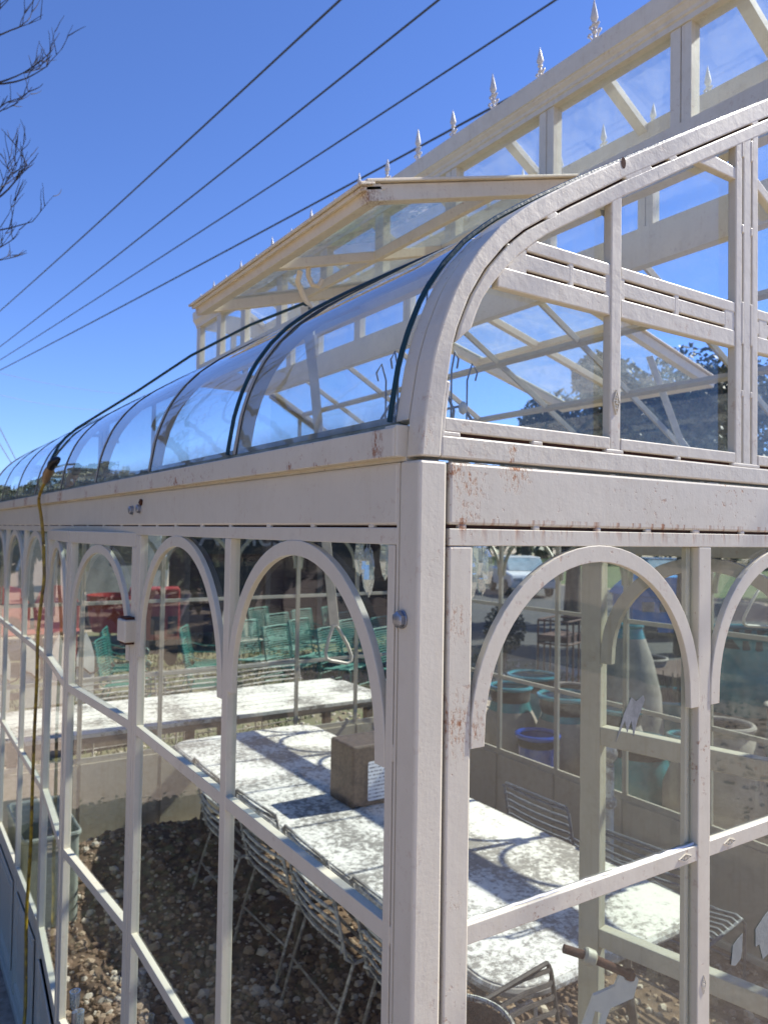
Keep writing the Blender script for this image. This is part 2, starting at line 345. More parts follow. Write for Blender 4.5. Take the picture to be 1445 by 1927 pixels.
# the pair of side doors, each a little ajar
def door_leaf(hy, ang, sgn):
    e = bpy.data.objects.new('door', None); COL.objects.link(e); e.parent = ROOT; e.location = (0, hy, 0); e.rotation_euler = (0, 0, ang)
    wd = .662; M = (lambda s, d, z: (d, sgn*s, z))
    bar_obj('top_rail', M, .003, wd, 0, .026, -.05, -.010, M_left, e)
    for a, b in ((.003,.034),(wd-.031,wd)): bar_obj('stile', M, a, b, .0006, .024, -2.25, -.0505, M_left, e)
    for z0, z1 in RAILS: bar_obj('rail', M, .034, wd-.031, .001, .022, z0, z1, M_left, e)
    bar_obj('kick_panel', M, .034, wd-.031, .010, .03, -2.2, -1.70, M_left, e); bar_obj('bottom_rail', M, .034, wd-.031, .002, .034, -2.25, -2.2, M_left, e)
    for z0, z1 in ROWS:
        g = MB(ZC); mbox(g, M, .031, wd-.028, .0135, .0165, z0-.003, min(z1, -.05)+.003); g.obj('pane', G_wall, e)
    arch(e, M, .036, wd-.033, M_left, top=-.0505)
    f = MB(ZC); a0, a1, b0, b1 = .09, wd-.09, -2.17, -1.76
    for t, dd in ((.02, 0), (.008, -.004)):
        mbox(f, M, a0, a1, dd, .02, b0, b0+t); mbox(f, M, a0, a1, dd, .02, b1-t, b1)
        mbox(f, M, a0, a0+t, dd+.0007, .02, b0+t, b1-t); mbox(f, M, a1-t, a1, dd+.0007, .02, b0+t, b1-t)
    f.obj('moulding', M_left, e, .0015)
    if sgn > 0:
        k = MB(ZC); mbox(k, M, -.012, .052, -.030, .003, -.312, -.25); k.obj('hinge_block', M_left, e, .004)
        k = MB(ZC); mbox(k, M, -.006, .046, -.024, .002, -.318, -.3125); mbox(k, M, -.006, .046, -.024, .002, -.2495, -.244); k.obj('hinge_washer', M_rust, e)
    return e
door_leaf(1.33, radians(4.2), 1); door_leaf(2.67, radians(-4.2), -1)
# ---- end wall facing the camera's right (y = 0)
mb = MB(ZC); mb.box((.0465,.012,-2.29), (.0508,.04,.09)); mb.obj('slot_filler', M_slot, ROOT)
slotrail(MY0, .051, W-.05, M_end, [.075,.215,.348,.47,.60,.74,.88,1.0,1.17,1.4,1.7,2.0,2.3,2.6,2.9,3.2])
mb = MB(ZC); mb.box((.051,0,-2.27), (.0928,.045,-.0165)); mb.obj('frame_stile', M_end, ROOT, .003)
bays = ((.0928,.6065),(.6415,1.155),(2.315,2.828),(2.864,3.377))
for a, b in bays: window('window', MY0, a, b, M_end, ROOT, proud=.009, gmat=G_end); kick(MY0, a, b, M_end)
for a, b in ((.6065,.6415),(1.155,1.235),(1.955,2.315),(2.828,2.864),(3.377,3.42)): mullion(MY0, a, b, M_end)
# wavy bead of caulk along the first end rail
pts = []
for i in range(46):
    s = .096+.51*i/45; pts.append((s, .0085+.0025*noise.noise((s*30, 0, 3)), -.5325+.0022*noise.noise((s*55, 1, 0))))
MB(ZC).tube(pts, [.0022+.0022*abs(noise.noise((i*.35, 5, 0))) for i in range(46)], 6).obj('caulk_bead', plain('caulk', (.82,.80,.77), .5, .1), ROOT)
# open inner door leaf of the end wall
e = bpy.data.objects.new('door', None); COL.objects.link(e); e.parent = ROOT; e.location = (1.238, .03, 0); e.rotation_euler = (0, 0, radians(102.6))
MD = lambda s, d, z: (s, -d, z)
mb = MB(ZC); wd = .69
for a, b in ((.003,.06),(wd-.062,wd)): bar_obj('stile', MD, a, b, 0, .04, -2.2, -.012, M_door, e, .003)
for z0, z1 in ((-.05,-.0125),(-.585,-.533),(-1.14,-1.09),(-1.72,-1.66),(-2.2,-2.12)): bar_obj('rail', MD, .06, wd-.062, .001, .039, z0, z1, M_door, e, .003)
for z0, z1 in ROWS:
    g = MB(ZC); mbox(g, MD, .057, wd-.059, .018, .022, z0-.003, min(z1, -.05)+.003); g.obj('pane', G_wall, e)
arch(e, MD, .062, wd-.064, M_door, d0=-.002, d1=.02, top=-.0505, wd=.034)
g = MB(ZC); mbox(g, MD, .06, wd-.062, .015, .027, -2.12, -1.72); g.obj('kick_panel', M_door, e)
# iron rod, clamp and cut plate bolted to the door's free stile
HA = radians(102.6)
def HL(x, y, z): x, y, z = -.5877+(x+.5877)*.9, -.8091+(y+.8091)*.9, z*.9; dx, dy = x-1.238, y-.03; return (dx*cos(HA)+dy*sin(HA), -dx*sin(HA)+dy*cos(HA), z)
h = MB(ZC); h.tube([HL(1.131,.798,-1.223), HL(1.192,.757,-1.245), HL(1.294,.690,-1.296)], .0115, 10); h.obj('latch_rod', M_rust, e)
h = MB(ZC); h.tube([HL(1.180,.765,-1.240), HL(1.184,.762,-1.242), HL(1.204,.749,-1.252), HL(1.208,.746,-1.254)], [.017,.022,.022,.017], 14); h.obj('latch_clamp', M_door, e)
h = MB(ZC); PL = [(1.271,.704,-1.284),(1.281,.698,-1.308),(1.296,.688,-1.314),(1.309,.679,-1.298),(1.315,.676,-1.307),(1.302,.684,-1.36),(1.246,.721,-1.391),(1.238,.726,-1.414),(1.228,.733,-1.468),(1.214,.743,-1.469),(1.225,.735,-1.407),(1.208,.746,-1.399),(1.193,.756,-1.469),(1.169,.772,-1.47),(1.204,.749,-1.356),(1.257,.714,-1.327)]
F0 = [Vector(HL(*p)) for p in PL]; off = (Vector(HL(1.238-.55*.006, .03-.83*.006, 0))-Vector(HL(1.238, .03, 0)))
h.add([p+off for p in F0]+[p-off for p in F0], [tuple(range(16)), tuple(range(31, 15, -1))]+[(i, 16+i, 16+(i+1) % 16, (i+1) % 16) for i in range(16)])
h.obj('latch_plate', plain('latch_white', (.74,.76,.72), .45, .12), e)
h = MB(ZC); h.lathe([(.001,-.012),(.012,-.011),(.015,0),(.012,.011),(.001,.012)], HL(1.296,.690,-1.297), 12); h.obj('latch_knuckle', M_rust, e)
# ---- hidden-side walls
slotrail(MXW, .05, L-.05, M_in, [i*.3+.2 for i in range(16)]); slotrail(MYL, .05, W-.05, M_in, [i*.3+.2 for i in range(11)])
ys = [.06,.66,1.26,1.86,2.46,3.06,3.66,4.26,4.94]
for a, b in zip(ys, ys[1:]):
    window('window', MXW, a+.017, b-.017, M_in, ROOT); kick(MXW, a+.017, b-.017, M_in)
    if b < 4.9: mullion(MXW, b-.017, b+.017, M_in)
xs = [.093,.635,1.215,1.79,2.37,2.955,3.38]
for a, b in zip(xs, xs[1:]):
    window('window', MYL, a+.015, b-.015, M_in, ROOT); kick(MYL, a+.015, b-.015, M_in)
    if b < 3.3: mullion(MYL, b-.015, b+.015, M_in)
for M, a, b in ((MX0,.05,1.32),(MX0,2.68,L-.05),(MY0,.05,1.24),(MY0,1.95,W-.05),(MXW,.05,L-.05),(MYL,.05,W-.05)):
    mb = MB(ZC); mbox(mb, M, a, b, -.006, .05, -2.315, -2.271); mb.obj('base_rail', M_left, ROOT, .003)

# ---- curved roof: outline in the x-z plane (rel)
OP = [(.003,.103),(.007,.158),(.014,.201),(.020,.235),(.031,.275),(.045,.310),(.056,.335),(.071,.362),(.100,.402),(.136,.441),(.168,.468),(.201,.493),(.246,.522),(.294,.552),(.382,.604),(.435,.635),(.821,.854),(1.40,1.175)]
SP = [(.035,.103),(.038,.154),(.042,.19),(.053,.256),(.062,.287),(.083,.334),(.109,.374),(.145,.415),(.18,.445),(.27,.504),(.358,.557),(.407,.587),(.545,.664),(.716,.760),(1.40,1.140)]
GP = [(.066,.140),(.066,.160),(.068,.211),(.08,.268),(.095,.308),(.108,.335),(.128,.361),(.17,.405),(.22,.445),(.374,.536),(.4,.552),(.436,.572),(.605,.668),(.717,.730),(1.40,1.109)]
N = 70
A, S1, G = resample(OP, N), resample(SP, N), resample(GP, N)
S2 = [(s[0]+(g[0]-s[0])*.13, s[1]+(g[1]-s[1])*.13) for s, g in zip(S1, G)]
def prof_at(P, x):
    for a, b in zip(P, P[1:]):
        if a[0] <= x <= b[0]: return a[1]+(b[1]-a[1])*(x-a[0])/max(1e-9, b[0]-a[0])
    return P[-1][1]
MG = lambda a, b, d: (a, d, b)
def gable_half(mirror_x, mirror_y, mat):
    e = bpy.data.objects.new('gable', None); COL.objects.link(e); e.parent = ROOT
    e.location = (W if mirror_x else 0, L if mirror_y else 0, 0); e.scale = (-1 if mirror_x else 1, -1 if mirror_y else 1, 1)
    near = not mirror_x and not mirror_y
    mb = MB(ZC); mb.ribbon(A, S1, 0, .036, MG); mb.obj('gable_frame', mat, e, .0025)
    mb = MB(ZC); mb.ribbon(S2[6:], G[6:], .0006, .019, MG); mb.obj('inner_frame', mat, e, .0025)
    mb = MB(ZC); mb.ribbon([(a[0]-.001, a[1]) for a in S1], [(b[0]+.001, b[1]) for b in S2], .008, .017, MG); mb.obj('slot_filler', M_slot, e)
    # weld bridges over the curved slot
    t = MB(ZC)
    for i0, i1 in ((0,4),(17,18),(25,28),(30,31),(41,42),(46,48),(54,55),(61,64)):
        t.ribbon([(a[0]-.003, a[1]+.003) for a in S1[i0:i1+1]], [(b[0]+.003, b[1]-.003) for b in S2[i0:i1+1]], .0008, .016, MG)
    tag(t.obj('weld_tab', mat, e, .003), kind='stuff')
    mb = MB(ZC); mb.box((.036,.0003,.103), (1.42,.036,.1335)); mb.obj('bottom_rail', mat, e, .003)
    mb = MB(ZC)
    for a, b in ((.0415,.374),(.399,.717),(.79,1.10),(1.13,1.40)): MB(ZC).box((a,.001,.1385), (b,.018,.158)).obj('inner_rail', mat, e, .002)
    mb = MB(ZC); mb.box((.045,.008,.133), (1.4,.017,.139)); mb.obj('slot_filler', M_rust, e)
    t = MB(ZC)
    for x, hw in ((.052,.018),(.215,.011),(.385,.022),(.55,.006),(.752,.045),(.95,.01),(1.1,.02)): t.box((x-hw,.0009,.131), (x+hw,.02,.1405))
    tag(t.obj('weld_tab', mat, e, .003), kind='stuff')
    # transom of three bars
    mb = MB(ZC)
    for a, b in ((.19,.374),(.399,.717),(.79,1.10),(1.13,1.40)):
        MB(ZC).box((a,.0026,.4175), (b,.018,.437)).obj('transom', mat, e, .002); MB(ZC).box((a if a > .3 else .135,.0026,.354), (b,.018,.3845)).obj('transom', mat, e, .002)
    for a, b in ((.150,.717),(.79,1.40)): MB(ZC).box((a,.0034,.389), (b,.018,.4135)).obj('transom', mat, e, .002)
    mb = MB(ZC); mb.box((.16,.008,.384), (1.4,.017,.418)); mb.obj('slot_filler', M_slot, e)
    t = MB(ZC)
    for x, hw in ((.172,.02),(.285,.006),(.386,.024),(.545,.007),(.70,.016),(.81,.016),(1.0,.01)): t.box((x-hw,.0032,.380), (x+hw,.02,.4215))
    tag(t.obj('weld_tab', mat, e, .003), kind='stuff')
    # uprights
    mb = MB(ZC)
    for a, b in ((.374,.399),(.717,.7375),(.7415,.766),(.770,.790),(1.10,1.13)):
        zt = prof_at(OP, (a+b)/2)-.05; z0 = .1375 if b-a > .0246 or a > 1 else .136
        MB(ZC).box((a,.0016,z0), (b,.0185,zt)).obj('mullion', mat, e, .0025)
    mb = MB(ZC)
    for x in (.7395,.768): mb.box((x-.003,.008,.14), (x+.003,.017,prof_at(OP, x)-.06))
    mb.obj('slot_filler', M_slot, e)
    t = MB(ZC)
    for x in (.7395,.768):
        for z, hh in ((.402,.04),(.27,.006),(.58,.008),(.735,.02)): t.box((x-.0035,.0009,z-hh), (x+.0035,.02,z+hh))
    tag(t.obj('weld_tab', mat, e, .002), kind='stuff')
    mb = MB(ZC)
    for f in (lambda x: x, lambda x: 1.507-x):
        P4 = [(.600,.668),(.648,.694),(.722,.690),(.722,.668)] if f(0) == 0 else [(.790,.69),(.86,.655),(.86,.633),(.790,.668)]
        MB(ZC).prism(P4, .0030, .018, MG).obj('brace', mat, e, .002)
    if near:
        t = MB(ZC); ring = [(.399+.006*cos(q*pi/8), -.0003, .607+.0095*sin(q*pi/8)) for q in range(16)]
        t.add([(.399,-.0003,.607)]+ring, [(0, 1+i, 1+(i+1) % 16) for i in range(16)]); t.obj('bolt_hole', M_slot, e)
    # panes
    def arcpts(x0, x1, off=.012):
        P = [g for g in G if x0 < g[0] < x1]; P = [(x0, prof_at(G, x0))]+P+[(x1, prof_at(G, x1))]
        return [(a-off*.4 if a < .2 else a, b+off) for a, b in P]
    cells = [[(.383,.150),(.383,.362),(.120,.362)]+[(a-.008, b) for a, b in G if .16 < b < .36][::-1]+[(.058,.150)],
             [(.392,.150),(.725,.150),(.725,.362),(.392,.362)], [(.175,.41)]+arcpts(.2,.383)+[(.383,.41)],
             [(.392,.41)]+arcpts(.392,.725)+[(.725,.41)], [(.785,.150),(1.11,.150),(1.11,.362),(.785,.362)],
             [(.785,.41)]+arcpts(.785,1.11)+[(1.11,.41)], [(1.12,.150),(1.40,.150),(1.40,.362),(1.12,.362)], [(1.12,.41)]+arcpts(1.12,1.39)+[(1.39,.41)]]
    for P in cells: MB(ZC).prism(P, .0198, .0228, MG).obj('pane', G_wall if not near else G_roof, e)
for mx in (0, 1):
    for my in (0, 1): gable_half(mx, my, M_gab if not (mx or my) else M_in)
# gutters
M_sill = plain('sill_dirty', (.36,.39,.33), .8, .6, 14, col2=(.17,.19,.15))
for sx in (0, 1):
    o = MB(ZC); f = (lambda x: x) if not sx else (lambda x: W-x)
    o.prism([(-.016,.1035),(-.016,.143),(-.011,.1445),(.03,.1445),(.03,.139),(-.009,.139),(-.009,.108),(.03,.108),(.03,.1035)], .040, L-.04, lambda a, b, d: (f(a), d, b))
    o.obj('gutter', M_gut, ROOT, .001)
    o = MB(ZC); o.box((f(.004), .036, .0985), (f(.032), L-.036, .1385)); o.obj('wall_plate', M_gut, ROOT)
    MB(ZC).box((f(.0135), .07, .1389), (f(.030), L-.07, .166)).obj('glazing_sill', M_sill, ROOT, .001)
    for y in (.037, L-.067): MB(ZC).box((f(-.0125), y, .1032), (f(.034), y+.030, .1475)).obj('gutter_end', M_gut, ROOT, .002)
# ribs and roof glass
RY = [.055,.66,1.26,1.88,2.49,3.11,3.72,4.34,4.945]
XU = .56
def sub(P, x1): return [p for p in P if p[0] < x1]+[(x1, prof_at(P, x1))]
OFF = []
for i, p in enumerate(A):
    q0, q1 = A[max(0, i-1)], A[min(N-1, i+1)]; t = Vector((q1[0]-q0[0], q1[1]-q0[1])).normalized(); OFF.append((t.y, -t.x))
inset = lambda d: [(a[0]+o[0]*d, a[1]+o[1]*d) for a, o in zip(A, OFF)]
R0, R1, Rg0, Rg1 = inset(.0015), inset(.034), inset(.004), inset(.0075)
Rcut = lambda P, z0, x1: [p for p in P if p[1] > z0 and p[0] <= x1]
for side in (0, 1):
    f = (lambda x: x) if not side else (lambda x: W-x)
    mp = lambda a, b, d: (f(a), d, b)
    for k, y in enumerate(RY):
        wdt = .030 if k in (0, 8) else .014
        a, b = R0, R1
        if k == 3 and side == 0: n = len(Rcut(R0, 0, XU)); a, b = R0[:n], R1[:n]
        a2 = [(p[0], p[1]) for p in a if p[1] > .1445]; n0 = len(a)-len(a2)
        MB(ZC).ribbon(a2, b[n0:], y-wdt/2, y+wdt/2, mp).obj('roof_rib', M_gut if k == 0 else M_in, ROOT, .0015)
    for k in range(8):
        y0, y1 = RY[k]+.0085, RY[k+1]-.0085
        opening = (k in (1, 2, 3) and side == 0) or (k in (2, 3, 4) and side == 1)
        xe = .60 if opening else .712
        n0 = sum(1 for p in Rg0 if p[1] <= .137); n1 = sum(1 for p in Rg0 if p[0] <= xe)
        c = MB(ZC).ribbon(Rg0[n0:n1], Rg1[n0:n1], y0, y1, mp); c.sm = [True]*len(c.f); c.obj('curved_pane', G_curve, ROOT)
        if not opening:
            n2 = n1; MB(ZC).ribbon(Rg0[n2:-1], Rg1[n2:-1], y0, y1, mp).obj('roof_pane', G_roof, ROOT)
    for x in (.713, 1.105):
        z = prof_at(OP, x)
        segs = [(.07, L-.07)] if side else [(.07,1.0),(2.54,L-.07)]
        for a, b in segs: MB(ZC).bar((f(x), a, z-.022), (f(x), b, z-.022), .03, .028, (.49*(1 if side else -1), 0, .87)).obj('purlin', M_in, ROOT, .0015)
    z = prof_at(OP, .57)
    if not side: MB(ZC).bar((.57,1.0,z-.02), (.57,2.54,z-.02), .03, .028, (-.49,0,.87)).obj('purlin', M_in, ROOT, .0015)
M_gask = plain('gasket_dark', (.05,.05,.048), .7, .4, 40)
for y in RY[1:-1]:
    for dy in (-.0085, .0085):
        if abs(y-.66) < .01 and dy > 0: continue
        P = [(p[0], y+dy, p[1]) for p in inset(.003) if p[1] > .148 and p[0] < .60]
        MB(ZC).tube(P, .0013, 5).obj('gasket', M_gask, ROOT)
# dark green sealing strips on two of the ribs
M_seal = plain('seal_green', (.008,.045,.05), .35, .3, 30)
for y in (.079, .683):
    P = [(p[0]-o[0]*.003, y, p[1]-o[1]*.003) for p, o in zip(A, OFF) if .148 < p[1] < 1.0]
    MB(ZC).tube(P, .0042, 6).obj('seal_strip', M_seal, ROOT)

# ---- lantern
XL = 1.427
M_lant = paint('paint_lantern', (.74,.67,.53), .5, rust=.4, lumps=.15, peel=.2, dirt=.7)
LY = [.075,.63,1.20,1.77,2.34,2.91,3.48,4.05,4.50,4.93]
for side in (0, 1):
    f = (lambda x: x) if not side else (lambda x: W-x); mp = lambda a, b, d: (f(a), d, b)
    o = MB(ZC); o.prism([(XL,1.12),(XL,1.195),(XL+.004,1.197),(XL+.004,1.200),(XL,1.202),(XL,1.278),(XL+.05,1.278),(XL+.05,1.12)], .045, 4.955, mp); o.obj('clerestory_sill', M_lant, ROOT)
    o = MB(ZC); o.prism([(XL,1.582),(XL-.004,1.582),(XL-.004,1.600),(XL-.010,1.604),(XL-.012,1.614),(XL-.022,1.624),(XL-.024,1.629),(XL-.030,1.632),(XL-.034,1.685),(XL-.034,1.698),(XL+.06,1.698),(XL+.06,1.582)], .03, 4.97, mp); o.obj('clerestory_beam', M_lant, ROOT)
    for y in LY:
        for a, b in ((-.038,-.0035),(.0,.036)): MB(ZC).box((f(XL+.002), y+a, 1.2785), (f(XL+.045), y+b, 1.5815)).obj('mullion', M_lant, ROOT, .001)
        MB(ZC).box((f(XL+.008), y-.0045, 1.279), (f(XL+.04), y+.001, 1.581)).obj('slot_filler', M_slot, ROOT)
    for a, b in zip(LY, LY[1:]):
        o = MB(ZC); o.box((f(XL+.02), a+.03, 1.272), (f(XL+.024), b-.03, 1.588)); o.obj('clerestory_pane', G_cler, ROOT)
    for y in LY: MB(ZC).bar((f(XL+.03), y, 1.662), (f(1.735), y, 1.823), .045, .03, (0,0,1)).obj('rafter', M_lant, ROOT, .001)
    for a, b in zip(LY, LY[1:]):
        o = MB(ZC); o.prism([(XL+.0,1.700),(1.735,1.846),(1.735,1.850),(XL+.0,1.704)], a+.002, b-.002, mp); o.obj('roof_pane', G_cler, ROOT)
MB(ZC).bar((1.735,.03,1.838), (1.735,4.97,1.838), .05, .04).obj('ridge_bar', M_lant, ROOT, .002)
for y in (.03, 4.97):
    o = MB(ZC)
    for z in (1.2, 1.655): o.box((XL+.06, y-.02, z-.07), (W-XL-.06, y+.02, z+.07))
    for x in (XL+.2, 1.735, W-XL-.2): o.box((x-.018, y-.018, 1.27), (x+.018, y+.018, 1.585))
    o.obj('end_frame', M_lant, ROOT)
    MB(ZC).box((XL+.06, y-.003, 1.27), (W-XL-.06, y+.003, 1.585)).obj('clerestory_pane', G_cler, ROOT)
# finials
M_fin = paint('paint_finial', (.64,.60,.55), .5, rust=.5, lumps=.4, peel=.3, dirt=.8)
def finial_mesh(tall):
    mb = MB(); k = 1.12 if tall else .9
    pr = [(.008,0),(.011,.004),(.006,.012),(.005,.028),(.009,.032),(.0095,.037),(.006,.041),(.005,.052),(.0095,.056),(.0095,.061),(.006,.064),(.011,.073),(.0135,.080),(.009,.100),(.0045,.122),(.0006,.139)]
    mb.lathe([(r, z*k) for r, z in pr], n=8, smooth=False)
    for s in (-1, 1):
        for z0, sc in (((.006, 1.0), (.038, .7)) if tall else ((.008, .9),)):
            pts = [(0, s*(.004+.018*sc*sin(t*.5)), k*(z0+.024*sc*(t/2.2)))if t < 2.2 else (0, s*(.004+.016*sc+.007*sc*cos((t-2.2)*1.4)), k*(z0+.024*sc+.006*sc*sin((t-2.2)*1.4))) for t in [i*.37 for i in range(13)]]
            mb.tube(pts, [.0034]*10+[.003,.0025,.002], 6)
    return mb
fm = None; fl = {}
for side in (0, 1):
    x = XL-.018 if not side else W-XL+.018
    for n in range(-3, 16):
        y = .954+.2585*n; tall = n % 2 == 0
        if tall not in fl:
            fl[tall] = finial_mesh(tall).obj('finial', M_fin, ROOT); o = fl[tall]
        else:
            o = fl[tall].copy(); COL.objects.link(o); o.parent = ROOT
        o.location = (x, y, ZC+1.697); o.rotation_euler = (radians(random.uniform(-2,2)), radians(random.uniform(-2,2)), radians(random.uniform(-10,10)))
# roof vents propped open
def vent(xh, zh, xo, zo, y0, y1, xm, crosses, side):
    f = (lambda x: x) if not side else (lambda x: W-x)
    e = bpy.data.objects.new('roof_vent', None); COL.objects.link(e); e.parent = ROOT; e.location = (f(xh), y0, 0)
    inv = (f(xh), y0, 0)
    def P(t, y, h=0):       # t: 0 at the hinge, 1 at the outer edge
        d = Vector((xo-xh, 0, zo-zh)); n = Vector((-(zo-zh), 0, xo-xh)).normalized()*-1
        p = Vector((xh, y, zh))+d*t+n*h; return Vector((f(p.x)-inv[0], p.y-inv[1], p.z))
    up = (P(0,0,1)-P(0,0,0))
    mb = MB(ZC)
    mb.bar(P(1,y0), P(1,y1), .055, .05, up); mb.bar(P(1.03,y0-.012,.024), P(1.03,y1+.012,.024), .05, .010, up); mb.bar(P(1.0,y0,.012), P(1.0,y1,.012), .085, .012, up)
    mb.bar(P(0,y0), P(0,y1), .05, .04, up)
    for y in (y0+.0225, y1-.0225):
        mb.bar(P(.03,y), P(.97,y), .04, .048, up); mb.bar(P(.0,y-.004 if y < y0+.1 else y+.004,.031), P(1.03,y-.004 if y < y0+.1 else y+.004,.031), .062, .009, up)
    mb.obj('vent_frame', M_flap, e, .002)
    tm = (xm-xh)/(xo-xh); b = MB(ZC)
    b.bar(P(tm,y0+.04), P(tm,y1-.04), .035, .035, up)
    for y in crosses: b.bar(P(.03,y,.001), P(.97,y,.001), .034, .036, up)
    b.obj('glazing_bar', M_flap, e, .0015)
    yy = [y0+.04]+list(crosses)+[y1-.04]
    for a, c in zip(yy, yy[1:]):
        for t0, t1 in ((.02, tm), (tm, .99)):
            g = MB(ZC); q = [P(t0,a,.018), P(t1,a,.018), P(t1,c,.018), P(t0,c,.018)]; dn = up*.004
            g.add(q+[p+dn for p in q], [(0,1,2,3),(7,6,5,4),(0,4,5,1),(1,5,6,2),(2,6,7,3),(3,7,4,0)]); g.obj('pane', G_vent, e)
    return e, P
v1, P1 = vent(1.40, 1.222, .565, .978, 1.015, 2.44, 1.05, (1.77,), 0)
v2, P2 = vent(1.40, 1.215, .17, .884, 1.75, 2.90, .93, (2.35,), 1)
# hooked stay and pull lever of the near vent
st = MB(ZC); a = P1(.78, 1.775)
st.tube([(a.x, a.y, a.z-.01), (a.x-.0, a.y, a.z-.05), (a.x+.012, a.y-.012, a.z-.085), (a.x+.035, a.y-.02, a.z-.09), (a.x+.05, a.y-.02, a.z-.06)], .010, 8)
st.tube([(a.x-.035, a.y, a.z-.04), (a.x-.045, a.y, a.z-.08), (a.x-.02, a.y, a.z-.13), (a.x+.01, a.y, a.z-.17), (a.x+.02, a.y, a.z-.24), (a.x+.02, a.y, a.z-.33)], .011, 8)
st.bar((a.x+.02, a.y, a.z-.28), (a.x+.03, a.y, a.z-.36), .06, .012, (1,0,0)); st.obj('stay_hook', M_flap, v1)
def lever(pts, tri, parent, mat):
    e = bpy.data.objects.new('pull_lever', None); COL.objects.link(e); e.parent = parent
    e.location = (-parent.location.x, -parent.location.y, 0)
    mb = MB(ZC)
    for p, q in zip(pts, pts[1:]): mb.bar(p, q, .036, .010, (.5,1,0))
    mb.obj('lever_strap', mat, e, .002)
    MB(ZC).tube(tri, .007, 8, closed=True).obj('lever_handle', mat, e)
M_lever = plain('lever_cream', (.62,.58,.47), .45, .2, 20)
lever([(.735,1.77,.86),(.781,1.77,.573),(.809,1.77,.34),(.84,1.77,.0),(.867,1.77,-.203),(.889,1.77,-.365)],
      [(.880,1.765,-.365),(.862,1.765,-.41),(.848,1.765,-.463),(.853,1.765,-.487),(.872,1.765,-.497),(.945,1.765,-.513),(.962,1.765,-.505),(.964,1.765,-.485),(.945,1.765,-.44),(.905,1.765,-.378),(.893,1.765,-.362)], v1, M_lever)
lever([(2.75,1.75,.95),(2.80,1.6,.5),(2.84,1.3,.1),(2.859,1.2,-.227)],
      [(2.85,1.2,-.227),(2.78,1.2,-.29),(2.715,1.2,-.365),(2.715,1.2,-.39),(2.74,1.2,-.40),(3.02,1.2,-.425),(3.045,1.2,-.415),(3.04,1.2,-.39),(2.95,1.2,-.31),(2.872,1.2,-.227)], v2, M_lever)
# bolt head by the corner and the two bolts on the side beam
M_zinc = plain('zinc', (.42,.45,.50), .38, .35, 30, metal=.85)
def bolt(y, z, r=.0115):
    mb = MB(); ax = Matrix.Rotation(-pi/2, 3, 'Y')
    hexr = lambda q, h: [(q*cos(pi/6+k*pi/3), q*sin(pi/6+k*pi/3)) for k in range(6)]
    P = hexr(r, 0); vs = [(-.0005, a, b) for a, b in P]+[(-.009, a, b) for a, b in P]+[(-.0105, a*.82, b*.82) for a, b in P]
    mb.add(vs, [(0,1,2,3,4,5),(17,16,15,14,13,12)]+[(i, 6+i, 6+(i+1) % 6, (i+1) % 6) for i in range(6)]+[(6+i, 12+i, 12+(i+1) % 6, 6+(i+1) % 6) for i in range(6)])
    mb.tube([(.0,0,0),(-.0025,0,0)], r*1.12, 16)
    o = mb.obj('bolt', M_zinc, ROOT, .0006); o.location = (0, y, ZC+z); return o
bolt(.035, -.116); bolt(1.374, .053, .012); bolt(1.300, .056, .012)
MB(ZC).tube([(-.0005,1.285,.068),(-.004,1.282,.072),(-.002,1.279,.08)], .006, 6).obj('bolt_scrap', M_slot, ROOT)
# embossed diamond marks in the end bars
def diamond(x, z, ang, ln=.017, ht=.0062, sc=1.0):
    mb = MB(); ca, sa = cos(ang), sin(ang)
    T = lambda a, b, d: (x+(a*ca-b*sa)*sc, -d, ZC+z+(a*sa+b*ca)*sc)
    D = [(-ln,0),(0,ht),(ln,0),(0,-ht)]
    def stroke(p, q, wd=.0011): 
        t = Vector((q[0]-p[0], q[1]-p[1])).normalized()*wd; n = (-t.y, t.x)
        mb.prism([(p[0]+n[0]*.5,p[1]+n[1]*.5),(q[0]+n[0]*.5,q[1]+n[1]*.5),(q[0]-n[0]*.5,q[1]-n[1]*.5),(p[0]-n[0]*.5,p[1]-n[1]*.5)], -.0012, .0012, T)
    for i in range(4): stroke(D[i], D[(i+1) % 4])
    for c, h in ((-.0072, .0022), (.0, .0042), (.0072, .0022)):      # letters N I N
        if c == 0: 
            stroke((c-.0016,-h),(c-.0016,h)); stroke((c+.0016,-h),(c+.0016,h)); stroke((c-.0016,h),(c+.0016,-h))
        else:
            stroke((c-.0018,-h),(c-.0018,h)); stroke((c+.0018,-h*.7),(c+.0018,h*.7)); stroke((c-.0018,h),(c+.0018,-h*.7))
    mb.obj('maker_mark', M_end, ROOT)
diamond(.571, -.5465, 0); diamond(.7, -.5465, 0); diamond(.624, -.775, radians(90), sc=.95); diamond(.3865, .215, radians(90), sc=1.15)

